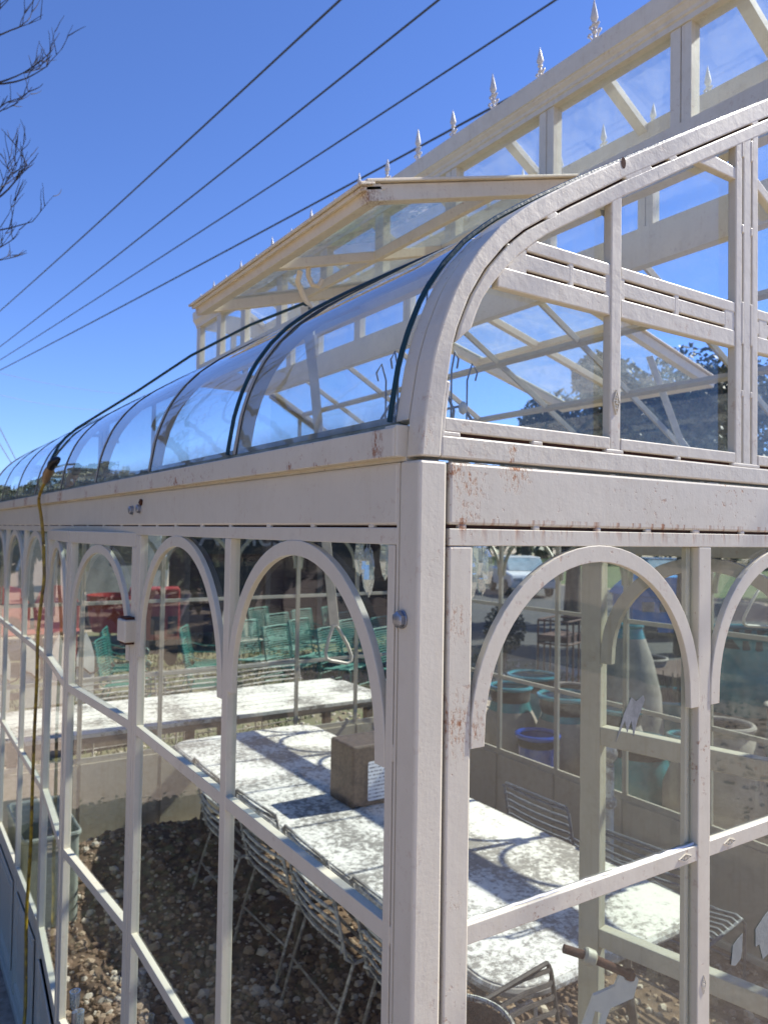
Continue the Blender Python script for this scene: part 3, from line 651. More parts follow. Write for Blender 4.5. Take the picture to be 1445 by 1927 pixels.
# ------------------------------------------------------------------ small things on and over the greenhouse
M_tape = plain('tape_grey', (.28,.30,.27), .7, .2, 40)
def tape(poly, y, label):
    o = MB(ZC).prism(poly, 0, .0008, lambda a, b, d: (a, y-d, b)).obj('tape_strip', M_tape); tag(o, label, 'tape', 'tape scraps stuck to the end glass')
tape([(.722,-.776),(.727,-.742),(.741,-.735),(.758,-.729),(.756,-.76),(.752,-.773),(.735,-.781)], .0105, 'small upright grey tape scrap on the lower end glass')
tape([(.80,-.765),(.800,-.733),(.83,-.715),(.868,-.700),(.90,-.69),(.90,-.752),(.868,-.76),(.862,-.785),(.825,-.795),(.812,-.764)], .0105, 'large torn grey tape patch on the lower end glass')
tape([(.366,.529),(.374,.530),(.398,.522),(.402,.514),(.394,.513),(.370,.521)], .0193, 'short pale tape strip in the upper curved gable pane')
o = MB(ZC).prism([(.402,-.330),(.424,-.298),(.430,-.318),(.440,-.300),(.446,-.326),(.456,-.300),(.474,-.270),(.470,-.262),(.452,-.270),(.440,-.262),(.422,-.286)], 0, .0006, lambda a, b, d: (a, .0100-d, b)).obj('paint_smear', plain('white_smear', (.27,.28,.265), .6, .35, 60))
tag(o, 'jagged whitish paint smear on the first end pane', 'smear')
# teal cable and yellow extension cord
mb = MB(ZC)
P = [(.030,2.905,.272),(.046,2.908,.316),(.075,2.915,.376),(.105,2.93,.416),(.160,2.96,.468),(.26,2.93,.545),(.38,2.75,.64),(.52,2.43,.765),(.64,2.07,.84),(.735,1.785,.875),(.75,1.76,.85)]
mb.tube(P, .006, 8); tag(mb.obj('power_cable', M_seal), 'dark teal cable rising over the curved glass to the lantern', 'cable')
e = thing('extension_cord', 'yellow extension cord hanging down the side wall from its plug', 'extension cord', (-.03,2.47,ZC+.27))
def rel(p): return (p[0]+.03, p[1]-2.47, p[2]-.27)
M_yel = plain('cord_yellow', (.50,.33,.02), .45, .55, 25, col2=(.10,.06,.02)); M_blk = plain('plug_black', (.012,.012,.014), .4, .3); M_tan = plain('plug_tan', (.30,.19,.09), .45, .3)
P = [(-.028,2.62,.19),(-.034,2.69,.142),(-.034,2.712,.11),(-.022,2.722,.05),(-.016,2.70,-.03),(-.018,2.652,-.13),(-.018,2.633,-.22),(-.026,2.64,-.32),(-.034,2.645,-.46),(-.030,2.664,-.641),(-.028,2.70,-.871),(-.03,2.697,-1.091),(-.03,2.703,-1.36),(-.035,2.724,-1.634),(-.035,2.708,-1.803),(-.05,2.612,-2.03),(-.10,2.55,-2.25),(-.2,2.7,-2.305),(-.4,3.1,-2.308)]
Q = []
for i in range(len(P)-1):       # smooth the hanging curve
    p0 = Vector(P[max(0,i-1)]); p1 = Vector(P[i]); p2 = Vector(P[i+1]); p3 = Vector(P[min(len(P)-1,i+2)])
    for k in range(6):
        t = k/6; Q.append(.5*((2*p1)+(-p0+p2)*t+(2*p0-5*p1+4*p2-p3)*t*t+(-p0+3*p1-3*p2+p3)*t**3))
Q.append(Vector(P[-1]))
MB().tube([rel(q) for q in Q], .0068, 8).obj('cord', M_yel, e)
MB().tube([rel(p) for p in ((-.028,2.62,.19),(-.028,2.60,.20),(-.026,2.565,.222),(-.024,2.545,.232),(-.022,2.525,.245))], [.009,.016,.020,.020,.014], 12).obj('socket', M_tan, e)
MB().tube([rel(p) for p in ((-.022,2.525,.245),(-.020,2.505,.258),(-.012,2.48,.272),(.0,2.47,.28))], [.016,.019,.017,.008], 12).obj('plug', M_blk, e)
MB().tube([rel(p) for p in ((.0,2.47,.28),(.02,2.60,.275),(.030,2.80,.27),(.030,2.905,.272))], .005, 8).obj('lead', M_seal, e)
MB().tube([rel(p) for p in ((-.034,2.700,.135),(-.034,2.716,.122))], .0085, 8).obj('marker_band', plain('band_white', (.75,.74,.7), .5, .1), e)

# ------------------------------------------------------------------ interior floor, stones
M_dirt = plain('dirt', (.20,.125,.075), .95, .5, 14, col2=(.085,.052,.034), bumpst=.9)
def hgt(x, y):
    h = .022+.018*noise.noise((x*1.3, y*1.3, 0))+.006*noise.noise((x*5, y*5, 2))
    h += .22*math.exp(-((x-.75)**2/.35+(y-4.45)**2/.14))+.13*math.exp(-((x-1.5)**2/.3+(y-4.5)**2/.12))+.10*math.exp(-((x-.35)**2/.03+(y-2.7)**2/.5))
    e2 = min(x-.05, W-.05-x, y-.05, L-.05-y); return max(.012, h*min(1, e2*6+.3))
mb = MB(); nx, ny = 90, 130
for j in range(ny+1):
    for i in range(nx+1):
        x = .05+(W-.1)*i/nx; y = .05+(L-.1)*j/ny; mb.v.append((x, y, hgt(x, y)))
mb.f = [(j*(nx+1)+i, j*(nx+1)+i+1, (j+1)*(nx+1)+i+1, (j+1)*(nx+1)+i) for j in range(ny) for i in range(nx)]; mb.m = [0]*len(mb.f); mb.sm = [True]*len(mb.f)
tag(mb.obj('dirt_floor', M_dirt), 'bare brown dirt floor inside the greenhouse', None, kind='structure')
def rock(mb, x, y, z, r):
    import bmesh as _b
    ph = random.random()*6.28; sx, sy, sz = r*random.uniform(.8,1.3), r*random.uniform(.7,1.1), r*random.uniform(.5,.85)
    vs = []
    for a, b, c in ICO:
        k = random.uniform(.8,1.15); X, Yy, Zz = a*sx*k, b*sy*k, c*sz*k
        vs.append((x+X*cos(ph)-Yy*sin(ph), y+X*sin(ph)+Yy*cos(ph), z+Zz))
    mb.add(vs, ICF)
g_ = (1+5**.5)/2; k_ = 1/sqrt(1+g_*g_)
ICO = [(a*k_, b*k_, c*k_) for a, b, c in ((-1,g_,0),(1,g_,0),(-1,-g_,0),(1,-g_,0),(0,-1,g_),(0,1,g_),(0,-1,-g_),(0,1,-g_),(g_,0,-1),(g_,0,1),(-g_,0,-1),(-g_,0,1))]
ICF = [(0,11,5),(0,5,1),(0,1,7),(0,7,10),(0,10,11),(1,5,9),(5,11,4),(11,10,2),(10,7,6),(7,1,8),(3,9,4),(3,4,2),(3,2,6),(3,6,8),(3,8,9),(4,9,5),(2,4,11),(6,2,10),(8,6,7),(9,8,1)]
M_st = [plain('stone_tan', (.40,.29,.20), .9, .3, 40), plain('stone_brown', (.22,.14,.09), .9, .3, 40), plain('stone_pale', (.55,.47,.38), .9, .2, 40)]
mb = MB()
for k in range(15000):
    x = random.uniform(.08, W-.1); y = random.uniform(.1, L-.1) if random.random() < .6 else random.uniform(.1, 3.0)
    if random.random() < .35: x = random.uniform(.08, 1.5)
    r = random.choice((.006,.008,.01,.012,.014,.016,.02,.024)) if random.random() < .93 else random.uniform(.026,.04)
    mb.mi = random.choice((0,0,1,1,1,2)); rock(mb, x, y, hgt(x, y)+r*.1, r)
tag(mb.obj('stones', M_st), 'loose tan and brown stones scattered over the dirt floor', None, kind='stuff')
mb = MB()
for k in range(7000):
    a = random.uniform(.0, 2.3); d = 3.0+9*random.random()**1.3; x, y = 1.2+d*sin(a)*1.0, 1.0+d*cos(a)
    if -.1 < x < W+.1 and -.1 < y < L+.1: continue
    r = random.uniform(.012,.035); mb.mi = random.choice((0,0,2,2,1)); rock(mb, x, y, r*.25, r)
tag(mb.obj('gravel', M_st), 'pale loose gravel strewn over the yard', None, kind='stuff')

mb = MB()
for k in range(9000):
    x = random.uniform(-2.7,-.30); y = random.uniform(.4, 5.6); h = random.uniform(.01,.10)
    a = random.random()*6.28; q = random.uniform(.018,.035)
    mb.add([(x-q*cos(a), y-q*sin(a), h),(x+q*sin(a)*.6, y-q*cos(a)*.6, h+.012),(x+q*cos(a), y+q*sin(a), h+.004),(x-q*sin(a)*.6, y+q*cos(a)*.6, h-.008)], [(0,1,2,3)])
tag(mb.obj('reflect_dim_leaves', plain('dim_leaf', (.025,.04,.016), .7, .5, 6), fix=False), 'low dark leaves added beside the side wall to dim its glass reflections', None, kind='stuff')  # dark leaves added so the side panes reflect less bright ground
mb = MB(); mb.add([(-2.75,.3,.005),(-.22,.3,.005),(-.22,5.7,.005),(-2.75,5.7,.005)], [(0,1,2,3)])
tag(mb.obj('reflect_dim_bed', plain('dim_bed', (.035,.025,.018), .95, .4, 9)), 'dark ground patch added beside the side wall to dim its glass reflections', None, kind='structure')  # dark sheet added under the leaves to keep pane reflections low

# ------------------------------------------------------------------ furniture in and around the greenhouse
def worn_white(name, sc=9, amt=.5, base=(.78,.76,.71), under=(.24,.20,.16)):
    m, nt, P, _ = NT(name); co = coord(nt)
    a = noi(nt, co, sc, 9, .72, .3); b = noi(nt, co, sc*9, 5, .7); g = noi(nt, co, 2.2, 3)
    f = mth(nt, 'ADD', mth(nt, 'MULTIPLY', a, .45), mth(nt, 'ADD', mth(nt, 'MULTIPLY', b, .27), mth(nt, 'MULTIPLY', g, .40)))
    k = rmp(nt, f, [(.622-.12*amt, 0), (.675-.11*amt, 1)])
    col = mixc(nt, k, base, mixc(nt, b, under, (.38,.35,.31)))
    nt.links.new(col, P.inputs['Base Color']); P.inputs['Roughness'].default_value = .8
    nt.links.new(bump(nt, f, .5, .004), P.inputs['Normal']); return m
M_top = worn_white('table_worn', 30, .66, (.80,.75,.66), (.10,.08,.06))
M_wht = worn_white('chair_white', 28, .9, (.62,.59,.53), (.12,.09,.07))
M_brn = plain('leg_brown', (.16,.12,.09), .8, .4, 20)
# long table
def rrect(x0, y0, x1, y1, r, n=7):
    P = []
    for cx, cy, a0 in ((x1-r, y0+r, -90),(x1-r, y1-r, 0),(x0+r, y1-r, 90),(x0+r, y0+r, 180)):
        for i in range(n+1): a = radians(a0+90*i/n); P.append((cx+r*cos(a), cy+r*sin(a)))
    return P
t = thing('garden_table', 'long table with peeling white top inside the greenhouse', 'table', (1.77,2.9,0))
tt = MB()
tt.prism(rrect(-.565,-1.79,.565,1.79,.16), .742, .772, lambda a, b, d: (a, b, d)); tt.obj('tabletop', M_top, t, .006)
ed = MB(); P = rrect(-.572,-1.797,.572,1.797,.165); ed.tube([(a, b, .752) for a, b in P], .017, 8, closed=True); ed.obj('edge_rim', M_wht, t)
for sx in (-.42,.42):
    for sy in (-1.5,0,1.5): MB().tube([(sx*1.05, sy*1.03, 0),(sx*.98, sy,.35),(sx, sy*.97,.742)], .020, 8).obj('leg', M_brn, t)
mb = MB()
for sy in (-1.5,0,1.5): mb.tube([(-.43,sy,.3),(.43,sy,.3)], .012, 8)
mb.tube([(0,-1.5,.3),(0,1.5,.3)], .012, 8); mb.obj('stretcher', M_brn, t)
# granite block with a notice
M_gran = plain('granite', (.045,.030,.021), .6, .5, 45, col2=(.11,.075,.052), bumpst=.5)
t = thing('stone_block', 'brown speckled stone block with paper notice standing on the long table', 'block', (1.80,2.98,.773))
MB().box((-.16,-.13,0),(.16,.13,.345)).obj('block', M_gran, t, .012)
def notice_mat():
    m, nt, P, _ = NT('notice_paper'); co = coord(nt, (1,1,1)); s = nd(nt, 'ShaderNodeSeparateXYZ', {0: co})
    ln = mth(nt, 'GREATER_THAN', mth(nt, 'SINE', mth(nt, 'MULTIPLY', s.outputs[2], 300)), .35)
    wd = rmp(nt, noi(nt, coord(nt, (160,1,48)), 1, 2), [(.46, 0), (.5, 1)])
    nt.links.new(mixc(nt, mth(nt, 'MULTIPLY', ln, wd), (.80,.80,.82), (.15,.15,.17)), P.inputs['Base Color']); P.inputs['Roughness'].default_value = .7; return m
MB().prism(rrect(-.06,.03,.12,.25,.012), 0, .002, lambda a, b, d: (a, -.1315-d, b)).obj('notice', notice_mat(), t)
# slatted steel chairs
def chair(name, label, mat, nslat=9, wdt=.50, coil=False, back=.44, arms=True, group=None):
    t = thing(name, label, 'chair', (0,0,0), 0, group)
    fr = MB(); h = wdt/2; r = .008
    for s in (-h, h):
        fr.tube([(s,-.24,0),(s,-.25,.2),(s,-.25,.40),(s,-.22,.43),(s,.2,.40),(s,.24,.43),(s,.30,.43+back*.6),(s,.33,.43+back-.03),(s*.93,.333,.43+back)], r, 6)
        fr.tube([(s,.2,.40),(s,.27,.2),(s,.33,0)], r, 6)
    fr.tube([(-h*.93,.333,.43+back),(h*.93,.333,.43+back)], r, 6); fr.tube([(-h,-.22,.43),(h,-.22,.43)], r, 6)
    fr.tube([(-h,.27,.2),(h,.27,.2)], r*.8, 6); fr.tube([(-h,-.25,.2),(h,-.25,.2)], r*.8, 6)
    fr.obj('frame', mat, t)
    if arms:
        for s in (-h, h):
            a = MB(); a.tube([(s,.28,.43+back*.5),(s*1.05,.1,.64),(s*1.07,-.15,.64),(s*1.07,-.22,.62),(s*1.07,-.245,.58),(s*1.07,-.22,.54),(s*1.07,-.185,.555),(s*1.07,-.19,.585)], r, 6); a.obj('armrest', mat, t)
    bk = MB(); st = MB()
    for i in range(nslat):
        z = .47+(back-.06)*i/(nslat-1); y = .245+.09*((z-.43)/back)
        pts = [(-h-.004,y+.008,z),(-h*.9,y-.006,z),(-h*.5,y+.012,z+.002),(0,y+.02,z+.003),(h*.5,y+.012,z+.002),(h*.9,y-.006,z),(h+.004,y+.008,z)]
        bk.tube(pts, .0085 if not coil else .0075, 5)
        u = i/(nslat-1); y = -.215+.41*u; z = .437-.03*u
        st.tube([(-h-.004,y,z-.008),(-h*.9,y,z+.005),(-h*.4,y,z-.012),(h*.4,y,z-.012),(h*.9,y,z+.005),(h+.004,y,z-.008)], .0085 if not coil else .0075, 5)
        if coil:
            for s in (-h, h): bk.tube([(s*1.0,.245+.09*u-.016,.47+(back-.06)*u-.006),(s*1.03,.245+.09*u,.47+(back-.06)*u),(s*1.0,.245+.09*u+.018,.47+(back-.06)*u+.006)], .010, 5)
    bk.obj('backrest', mat, t); st.obj('seat', mat, t); return t
def place(t, x, y, rz, label=None, sc=1.0):
    if label: return dup(t, (x, y, 0), rz, label, sc)
    t.location = (x, y, 0); t.rotation_euler = (0, 0, rz); t.scale = (sc,)*3; return t
gw = 'white slatted chairs along the near side of the long table'
c1 = chair('garden_chair', 'white slatted chair nearest the corner post, back against the long table', M_wht, 8, arms=False, group=gw)
place(c1, 1.44, 1.72, radians(90))
place(c1, 1.43, 2.36, radians(87), 'white slatted chair second from the corner along the long table')
place(c1, 1.45, 3.0, radians(92), 'white slatted chair third from the corner along the long table')
place(c1, 1.43, 3.66, radians(88), 'white slatted chair at the far end of the long table, most blurred')
M_drk = plain('chair_shade', (.16,.17,.19), .5, .5, 30)  # shade and bluish backlight are put into this chair colour
gd = 'shade-dark slatted chairs on the far side of the long table'
c2 = chair('shade_chair', 'slatted chair coloured shade-dark beyond the table, left of the open door stile', M_drk, 10, arms=False, group=gd)
place(c2, 2.83, 2.30, radians(90)); place(c2, 2.78, 1.62, radians(96), 'slatted chair coloured shade-dark right behind the open door glass')
c3 = chair('brown_chair', 'brown slatted chair under the rounded table end by the corner', plain('chair_brown', (.075,.055,.042), .7, .5, 30), 10, arms=False)
place(c3, 1.15, .70, radians(8))
c4 = chair('bench_chair', 'white slatted chair back rising behind the outdoor table, right one', M_wht, 9, .84, arms=False, group='white slatted chair backs at the outdoor table')
place(c4, 3.05, 6.62, radians(8)); place(c4, 2.2, 6.62, radians(4), 'white slatted chair back behind the outdoor table, middle one')
place(c4, 1.45, 6.6, radians(2), 'white slatted chair back behind the outdoor table, left one')
# outdoor table beyond the far end wall
t = thing('outdoor_table', 'long weathered white plank table standing outside the far end wall', 'table', (1.85,5.72,0))
for i in range(7):
    y = -.45+.15*i; MB().prism(rrect(-1.68 if i not in (0,6) else -1.6, y-.071, 1.62 if i not in (0,6) else 1.55, y+.071, .012, 2), .745, .775, lambda a, b, d: (a, b, d)).obj('plank', M_top, t)
mb = MB(); mb.box((-1.62,-.52,.70),(1.57,-.49,.744)); mb.box((-1.62,.49,.70),(1.57,.52,.744)); mb.obj('apron', M_brn, t)
for sx in (-1.5,0,1.45):
    for sy in (-.4,.4): MB().box((sx-.035, sy-.035, 0),(sx+.035, sy+.035,.70)).obj('leg', M_brn, t)
# green coil-edged chairs beyond
M_grn = plain('chair_green', (.045,.22,.16), .45, .35, 25, col2=(.02,.12,.10))
gg = 'green coil edged metal chairs on the grass beyond the far end wall'
c5 = chair('green_chair', 'green metal chair at the back right of the pack, nearest the corner post', M_grn, 15, .56, True, .52, True, gg)
place(c5, 6.2, 10.2, radians(25))
spots = [(6.5,11.2,30,'back row, behind the pull handle'),(5.75,10.9,25,'back row, second from the right end'),(5.2,11.5,28,'back row, tallest left of the far mullion'),
 (5.05,10.45,22,'back row, left of the pull handle'),(5.05,9.6,30,'middle row, just left of the pull handle'),(5.7,9.2,24,'middle row, inside the pull handle'),(6.35,9.3,28,'middle row, right of the pull handle'),
 (4.15,9.75,20,'middle row, beside the first mullion'),(4.35,9.0,26,'front row, centre, behind the table corner'),(4.95,8.5,26,'front row, right, behind the table corner'),(5.6,8.1,24,'front row, under the pull handle'),
 (3.3,9.6,60,'reclined left of the mullion, upper one'),(2.9,8.4,68,'reclined left of the mullion, lower one'),(2.3,9.9,70,'far left of the pack, seen through the side door top'),(2.0,8.9,64,'far left of the pack, seen low through the side door')]
for x, y, a, lb in spots: place(c5, x, y, radians(a), 'green metal chair, '+lb)
# grass
mb = MB()
for k in range(14000):
    x = random.uniform(.6,9); y = random.uniform(7.0,16)
    if noise.noise((x*.5, y*.5, 4)) < -.15: continue
    a = random.random()*6.28; h = random.uniform(.03,.10); q = .012; lx, ly = random.uniform(-.04,.04), random.uniform(-.04,.04)
    mb.mi = random.choice((0,0,1)); mb.add([(x-q*cos(a), y-q*sin(a), 0),(x+q*cos(a), y+q*sin(a), 0),(x+lx, y+ly, h)], [(0,1,2)])
M_gr = [plain('grass_green', (.07,.12,.025), .8, .4, 3), plain('grass_dry', (.17,.16,.07), .8, .4, 3)]
tag(mb.obj('grass', M_gr, fix=False), 'short patchy green grass under the green chairs', None, kind='stuff')
mb = MB(); P = [(.4,7.4),(3,6.95),(6,7.3),(9,8),(12,14),(9,17),(3,17),(.2,13)]
mb.add([(a, b, .004) for a, b in P], [tuple(range(8))]); tag(mb.obj('lawn', plain('lawn_soil', (.10,.12,.045), .95, .5, 1.6, col2=(.22,.18,.11))), 'worn lawn beyond the far end wall', None, kind='structure')
mb = MB(); mb.add([(19.6,-10,.005),(60,-10,.005),(60,60,.005),(26.5,60,.005),(26.5,15,.005),(19.6,8.3,.005)], [tuple(range(6))])
tag(mb.obj('verge', plain('verge_grass', (.08,.12,.03), .95, .4, .8)), 'green grass verge on the far side of the lane', None, kind='structure')
# ------------------------------------------------------------------ hanging and standing things inside
M_iron = plain('iron_dark', (.26,.25,.23), .6, .4, 30)
ch = thing('chandelier', 'crystal chandelier with iron hooks hanging just inside the corner post', 'chandelier', (.45,.60,ZC))
mb = MB(); mb.tube([(0,0,.585),(0,0,.30)], .0025, 6); mb.lathe([(.004,.30),(.02,.27),(.012,.24),(.035,.20),(.03,.15),(.012,.12),(.028,.09),(.04,.06),(.015,.03),(.004,.0)], n=12); mb.obj('stem', M_iron, ch)
for k in range(5):
    a = k*pi/2.5+.9; c, s_ = cos(a), sin(a)
    mb = MB(); mb.tube([(c*r_, s_*r_, z) for r_, z in ((.02,.10),(.05,.05),(.09,.04),(.125,.09),(.13,.15))], .005, 6)
    mb.tube([(c*r_, s_*r_, z) for r_, z in ((.02,.22),(.05,.29),(.09,.30),(.11,.27),(.105,.24),(.09,.245))], .0035, 6); o = mb.obj('arm', M_iron, ch)
    MB().lathe([(.004,.15),(.022,.155),(.024,.163),(.008,.166),(.008,.20)], (c*.13, s_*.13, 0), 10).obj('candle_cup', M_wht, o)
    for q, (rr, zz, ln) in enumerate(((.13,.10,.05),(.11,.05,.06),(.09,.02,.07),(.145,.13,.045),(.07,-.01,.07))):
        x, y = c*rr, s_*rr; MB().lathe([(.0006,zz),(.005,zz-.008),(.007,zz-.02),(.011,zz-.02-ln*.55),(.0065,zz-.02-ln*.85),(.0006,zz-.02-ln)], (x+random.uniform(-.01,.01), y+random.uniform(-.01,.01), 0), 6, smooth=False).obj('crystal', G_cryst, o)
    MB().tube([(c*.1, s_*.1, .25), (c*.1, s_*.1, .36), (c*.112, s_*.112, .40), (c*.125, s_*.125, .38), (c*.12, s_*.12, .36)], .0022, 6).obj('hook', M_iron, ch)
for k in range(10):
    a = k*2*pi/10; MB().lathe([(.0006,-.02),(.006,-.03),(.012,-.075),(.007,-.10),(.0006,-.115)], (.045*cos(a), .045*sin(a), 0), 6, smooth=False).obj('crystal', G_cryst, ch)
for k in range(22):
    a = k*2*pi/22; z0 = -.012-.02*(k % 3); r0 = .135+.012*(k % 2)
    MB().tube([(r0*cos(a), r0*sin(a), .06),(r0*cos(a), r0*sin(a), z0)], .0009, 4).obj('bead_string', M_zinc, ch)
    MB().lathe([(.0006,z0),(.007,z0-.010),(.010,z0-.018),(.014,z0-.050),(.008,z0-.078),(.0006,z0-.09)], (r0*cos(a), r0*sin(a), 0), 6, smooth=False).obj('crystal', G_cryst, ch)
MB().tube([(.14*cos(k*pi/12), .14*sin(k*pi/12), .06) for k in range(24)], .004, 6, closed=True).obj('hoop', M_iron, ch)
lamp = MB(); lamp.lathe([(.001,0),(.009,.006),(.011,.016),(.007,.026),(.004,.03)], (.07,-.05,.275), 8)
lamp.obj('bulb', plain('bulb', (.75,.70,.55), .2, .1), ch)
# coir lined basket
M_coir = plain('coir', (.22,.10,.045), .95, .6, 40, col2=(.09,.04,.02), bumpst=1)
b = thing('coir_basket', 'coir lined wire basket on a stand just inside the end wall', 'basket', (.548,.560,ZC-1.262)); b.scale = (.8,.8,.8)
mb = MB(); mb.lathe([(.13,.10),(.145,.16),(.135,.165),(.11,.10),(.06,.05),(.001,.04)], n=24, cap=False)
for k in range(220):
    a = random.random()*6.28; r = .135+random.uniform(-.02,.012); z = .15+random.uniform(-.04,.02); d = random.uniform(-1,1)
    mb.tube([(r*cos(a), r*sin(a), z),(r*1.02*cos(a+.12*d), r*1.02*sin(a+.12*d), z+random.uniform(0,.035))], .0011, 3)
mb.obj('coir_liner', M_coir, b)
mb = MB(); mb.tube([(.15*cos(k*pi/16), .15*sin(k*pi/16), .17) for k in range(32)], .007, 6, closed=True); mb.obj('rim', M_wht, b)
mb = MB()
for k in range(10):
    a = k*pi/5; mb.tube([(r*cos(a), r*sin(a), z) for r, z in ((.15,.17),(.14,.10),(.10,.03),(.03,0))], .0035, 5)
mb.obj('wire_cage', M_wht, b)
mb = MB(); mb.tube([(0,0,0),(0,0,.98)], .012, 8); mb.lathe([(.0,0),(.17,0),(.17,.02),(.02,.03)], n=20)
t = tag(mb.obj('basket_stand', M_brn), 'thin brown stand under the coir basket', 'stand'); t.location = (.548,.560,.03)
# iron bedstead post
b = thing('bed_post', 'white painted iron post with a ball knob beyond the table end', 'post', (2.74,1.98,.02))
mb = MB(); mb.tube([(0,0,0),(0,0,1.05)], .022, 10); mb.obj('shaft', worn_white('post_white', 18, .55, (.70,.68,.60)), b)
mb = MB(); mb.lathe([(.012,1.05),(.022,1.06),(.016,1.075),(.036,1.10),(.042,1.125),(.036,1.15),(.014,1.17),(.004,1.178)], n=14); mb.obj('knob', M_wht, b)
mb = MB()
for z in (.30,.36,.86): mb.lathe([(.022,z-.03),(.036,z-.015),(.036,z+.015),(.022,z+.03)], n=12)
mb.obj('collar', M_wht, b)
# pale bin
b = thing('storage_bin', 'pale grey green open bin at the far left inside the greenhouse', 'bin', (.27,4.2,.03)); b.scale = (.6,.78,1)
M_bin = plain('bin_grey', (.30,.32,.27), .6, .25, 10)
mb = MB(); mb.prism(rrect(-.24,-.42,.24,.42,.05), 0, .02, lambda a, bb, d: (a, bb, d))
O_ = rrect(-.25,-.43,.25,.43,.05); I_ = rrect(-.235,-.415,.235,.415,.04)
for z0, z1, gx in ((.02,.52,0),): mb.ribbon(O_+O_[:1], I_+I_[:1], z0, z1, lambda a, bb, d: (a, bb, d))
mb.obj('tub', M_bin, b); mb = MB(); mb.tube([(a, bb, .525) for a, bb in rrect(-.255,-.435,.255,.435,.05)], .016, 8, closed=True); mb.obj('rim', M_bin, b)
# glass cups by the side door
b = thing('glass_cups', 'cluster of small clear glass cups on a stem outside the side door', 'glass cups', (-.085,1.54,0))
mb = MB(); mb.tube([(0,0,0),(0,0,.92)], .008, 8); mb.lathe([(.09,0),(.09,.012),(.012,.03)], n=16); mb.obj('stem', M_zinc, b)
for x, y, z in ((0,0,.93),(.02,.03,.85),(-.02,-.02,.80),(.03,-.03,.74),(-.03,.03,.70),(.02,0,.64)):
    MB().lathe([(.008,0),(.013,.006),(.015,.05),(.0125,.05),(.011,.008)], (x, y, z), 12, cap=False).obj('cup', G_cryst, b)

# ------------------------------------------------------------------ pots and yard goods to the right
M_clay = plain('clay_grey', (.30,.26,.22), .85, .35, 7); M_teal = plain('glaze_teal', (.03,.20,.22), .12, .5, 6, col2=(.015,.12,.14)); M_cob = plain('glaze_cobalt', (.004,.05,.30), .1, .4, 6)
M_potin = plain('pot_dark', (.02,.017,.015), .95, .3)  # near-black colour on the inner wall and floor of each pot
def pot(name, label, x, y, H, prof, split, glaze, body, group=None, rim=None, sc=1.0):
    """a lathe-turned pot: clay body below SPLIT, glazed neck and rim above, dark inside"""
    t = thing(name, label, 'pot', (x, y, 0), random.random()*6, group)
    P = [(r*sc, z*H) for r, z in prof]; lo = [p for p in P if p[1] <= split*H]; hi = [lo[-1]]+[p for p in P if p[1] > split*H]
    MB().lathe([(.001,0)]+lo, n=28, cap=False).obj('body', body, t)
    MB().lathe(hi, n=28, cap=False).obj('neck', glaze, t)
    r, z = P[-1]; MB().tube([(r*cos(k*pi/14), r*sin(k*pi/14), z) for k in range(28)], .020*sc if not rim else rim, 8, closed=True).obj('rim', glaze, t)
    MB().lathe([(r,z),(r*.95,z-.10*H),(r*.8,z-.22*H),(.001,z-.24*H)], n=24, cap=False).obj('inside', M_potin, t); return t
JAR = [(.17,0),(.22,.08),(.28,.30),(.29,.48),(.25,.68),(.19,.80),(.165,.88),(.16,.95),(.18,1.0)]
JAR2 = [(.16,0),(.24,.15),(.30,.40),(.29,.60),(.22,.80),(.20,.88),(.215,.97),(.23,1.0)]
gp = 'grey clay jars with teal glazed necks outside the far wall'
pot('clay_jar', 'tall grey clay jar with teal neck, directly behind the cobalt pot', 4.11, 4.24, .97, JAR, .86, M_teal, M_clay, gp)
pot('clay_jar', 'teal necked jar half hidden behind the leftmost tall jar', 4.75, 4.62, .95, JAR2, .6, M_teal, M_clay, gp)
pot('clay_jar', 'broad grey jar with teal shoulders right of the cobalt pot', 4.33, 3.79, .95, JAR2, .85, M_teal, M_clay, gp)
pot('cobalt_pot', 'glossy cobalt blue glazed pot close to the far wall glass', 3.84, 3.63, .72, [(.12,0),(.16,.2),(.17,.5),(.15,.8),(.155,.93),(.165,1)], .05, M_cob, M_cob)
pot('stone_urn', 'very tall rough grey clay urn with a narrow top beside the blue kiosk', 5.05, 3.70, 1.52, [(.16,0),(.25,.15),(.29,.4),(.27,.6),(.2,.8),(.13,.93),(.10,1)], .93, M_teal, M_clay)
pot('clay_jar', 'grey jar with narrow teal mouth seen through the open door glass', 4.51, 3.37, .90, JAR, .9, M_teal, M_clay, gp)
pot('clay_jar', 'squat grey jar with dripping teal shoulder low in the open door glass', 4.35, 3.05, .74, JAR2, .55, M_teal, M_clay, gp)
bw = pot('teal_bowl', 'wide teal glazed bowl holding dry plants', 5.72, 3.83, .80, [(.16,0),(.2,.1),(.30,.5),(.38,.85),(.40,1)], .04, M_teal, M_teal)
mb = MB()
for k in range(60):
    a = random.random()*6.28; r = .3*sqrt(random.random()); h = random.uniform(.08,.28); mb.tube([(r*cos(a), r*sin(a), .7),(r*1.1*cos(a)+random.uniform(-.05,.05), r*1.1*sin(a)+random.uniform(-.05,.05), .75+h)], .005, 4)
t = tag(mb.obj('dry_plant', plain('dry_red', (.09,.035,.03), .9, .5)), 'dark red dry plant growing in the wide teal bowl', 'plant'); t.location = (5.72,3.83,.0)
pot('small_pot', 'small pale teal pot left of the end wall mullion', 4.85, 3.01, .72, [(.08,0),(.11,.2),(.12,.6),(.10,.85),(.115,1)], .3, M_teal, M_clay, 'small teal rimmed pots'); pot('small_pot', 'small pale teal pot right of the end wall mullion', 5.03, 2.76, .72, [(.09,0),(.12,.2),(.13,.6),(.11,.85),(.125,1)], .3, M_teal, M_clay, 'small teal rimmed pots')
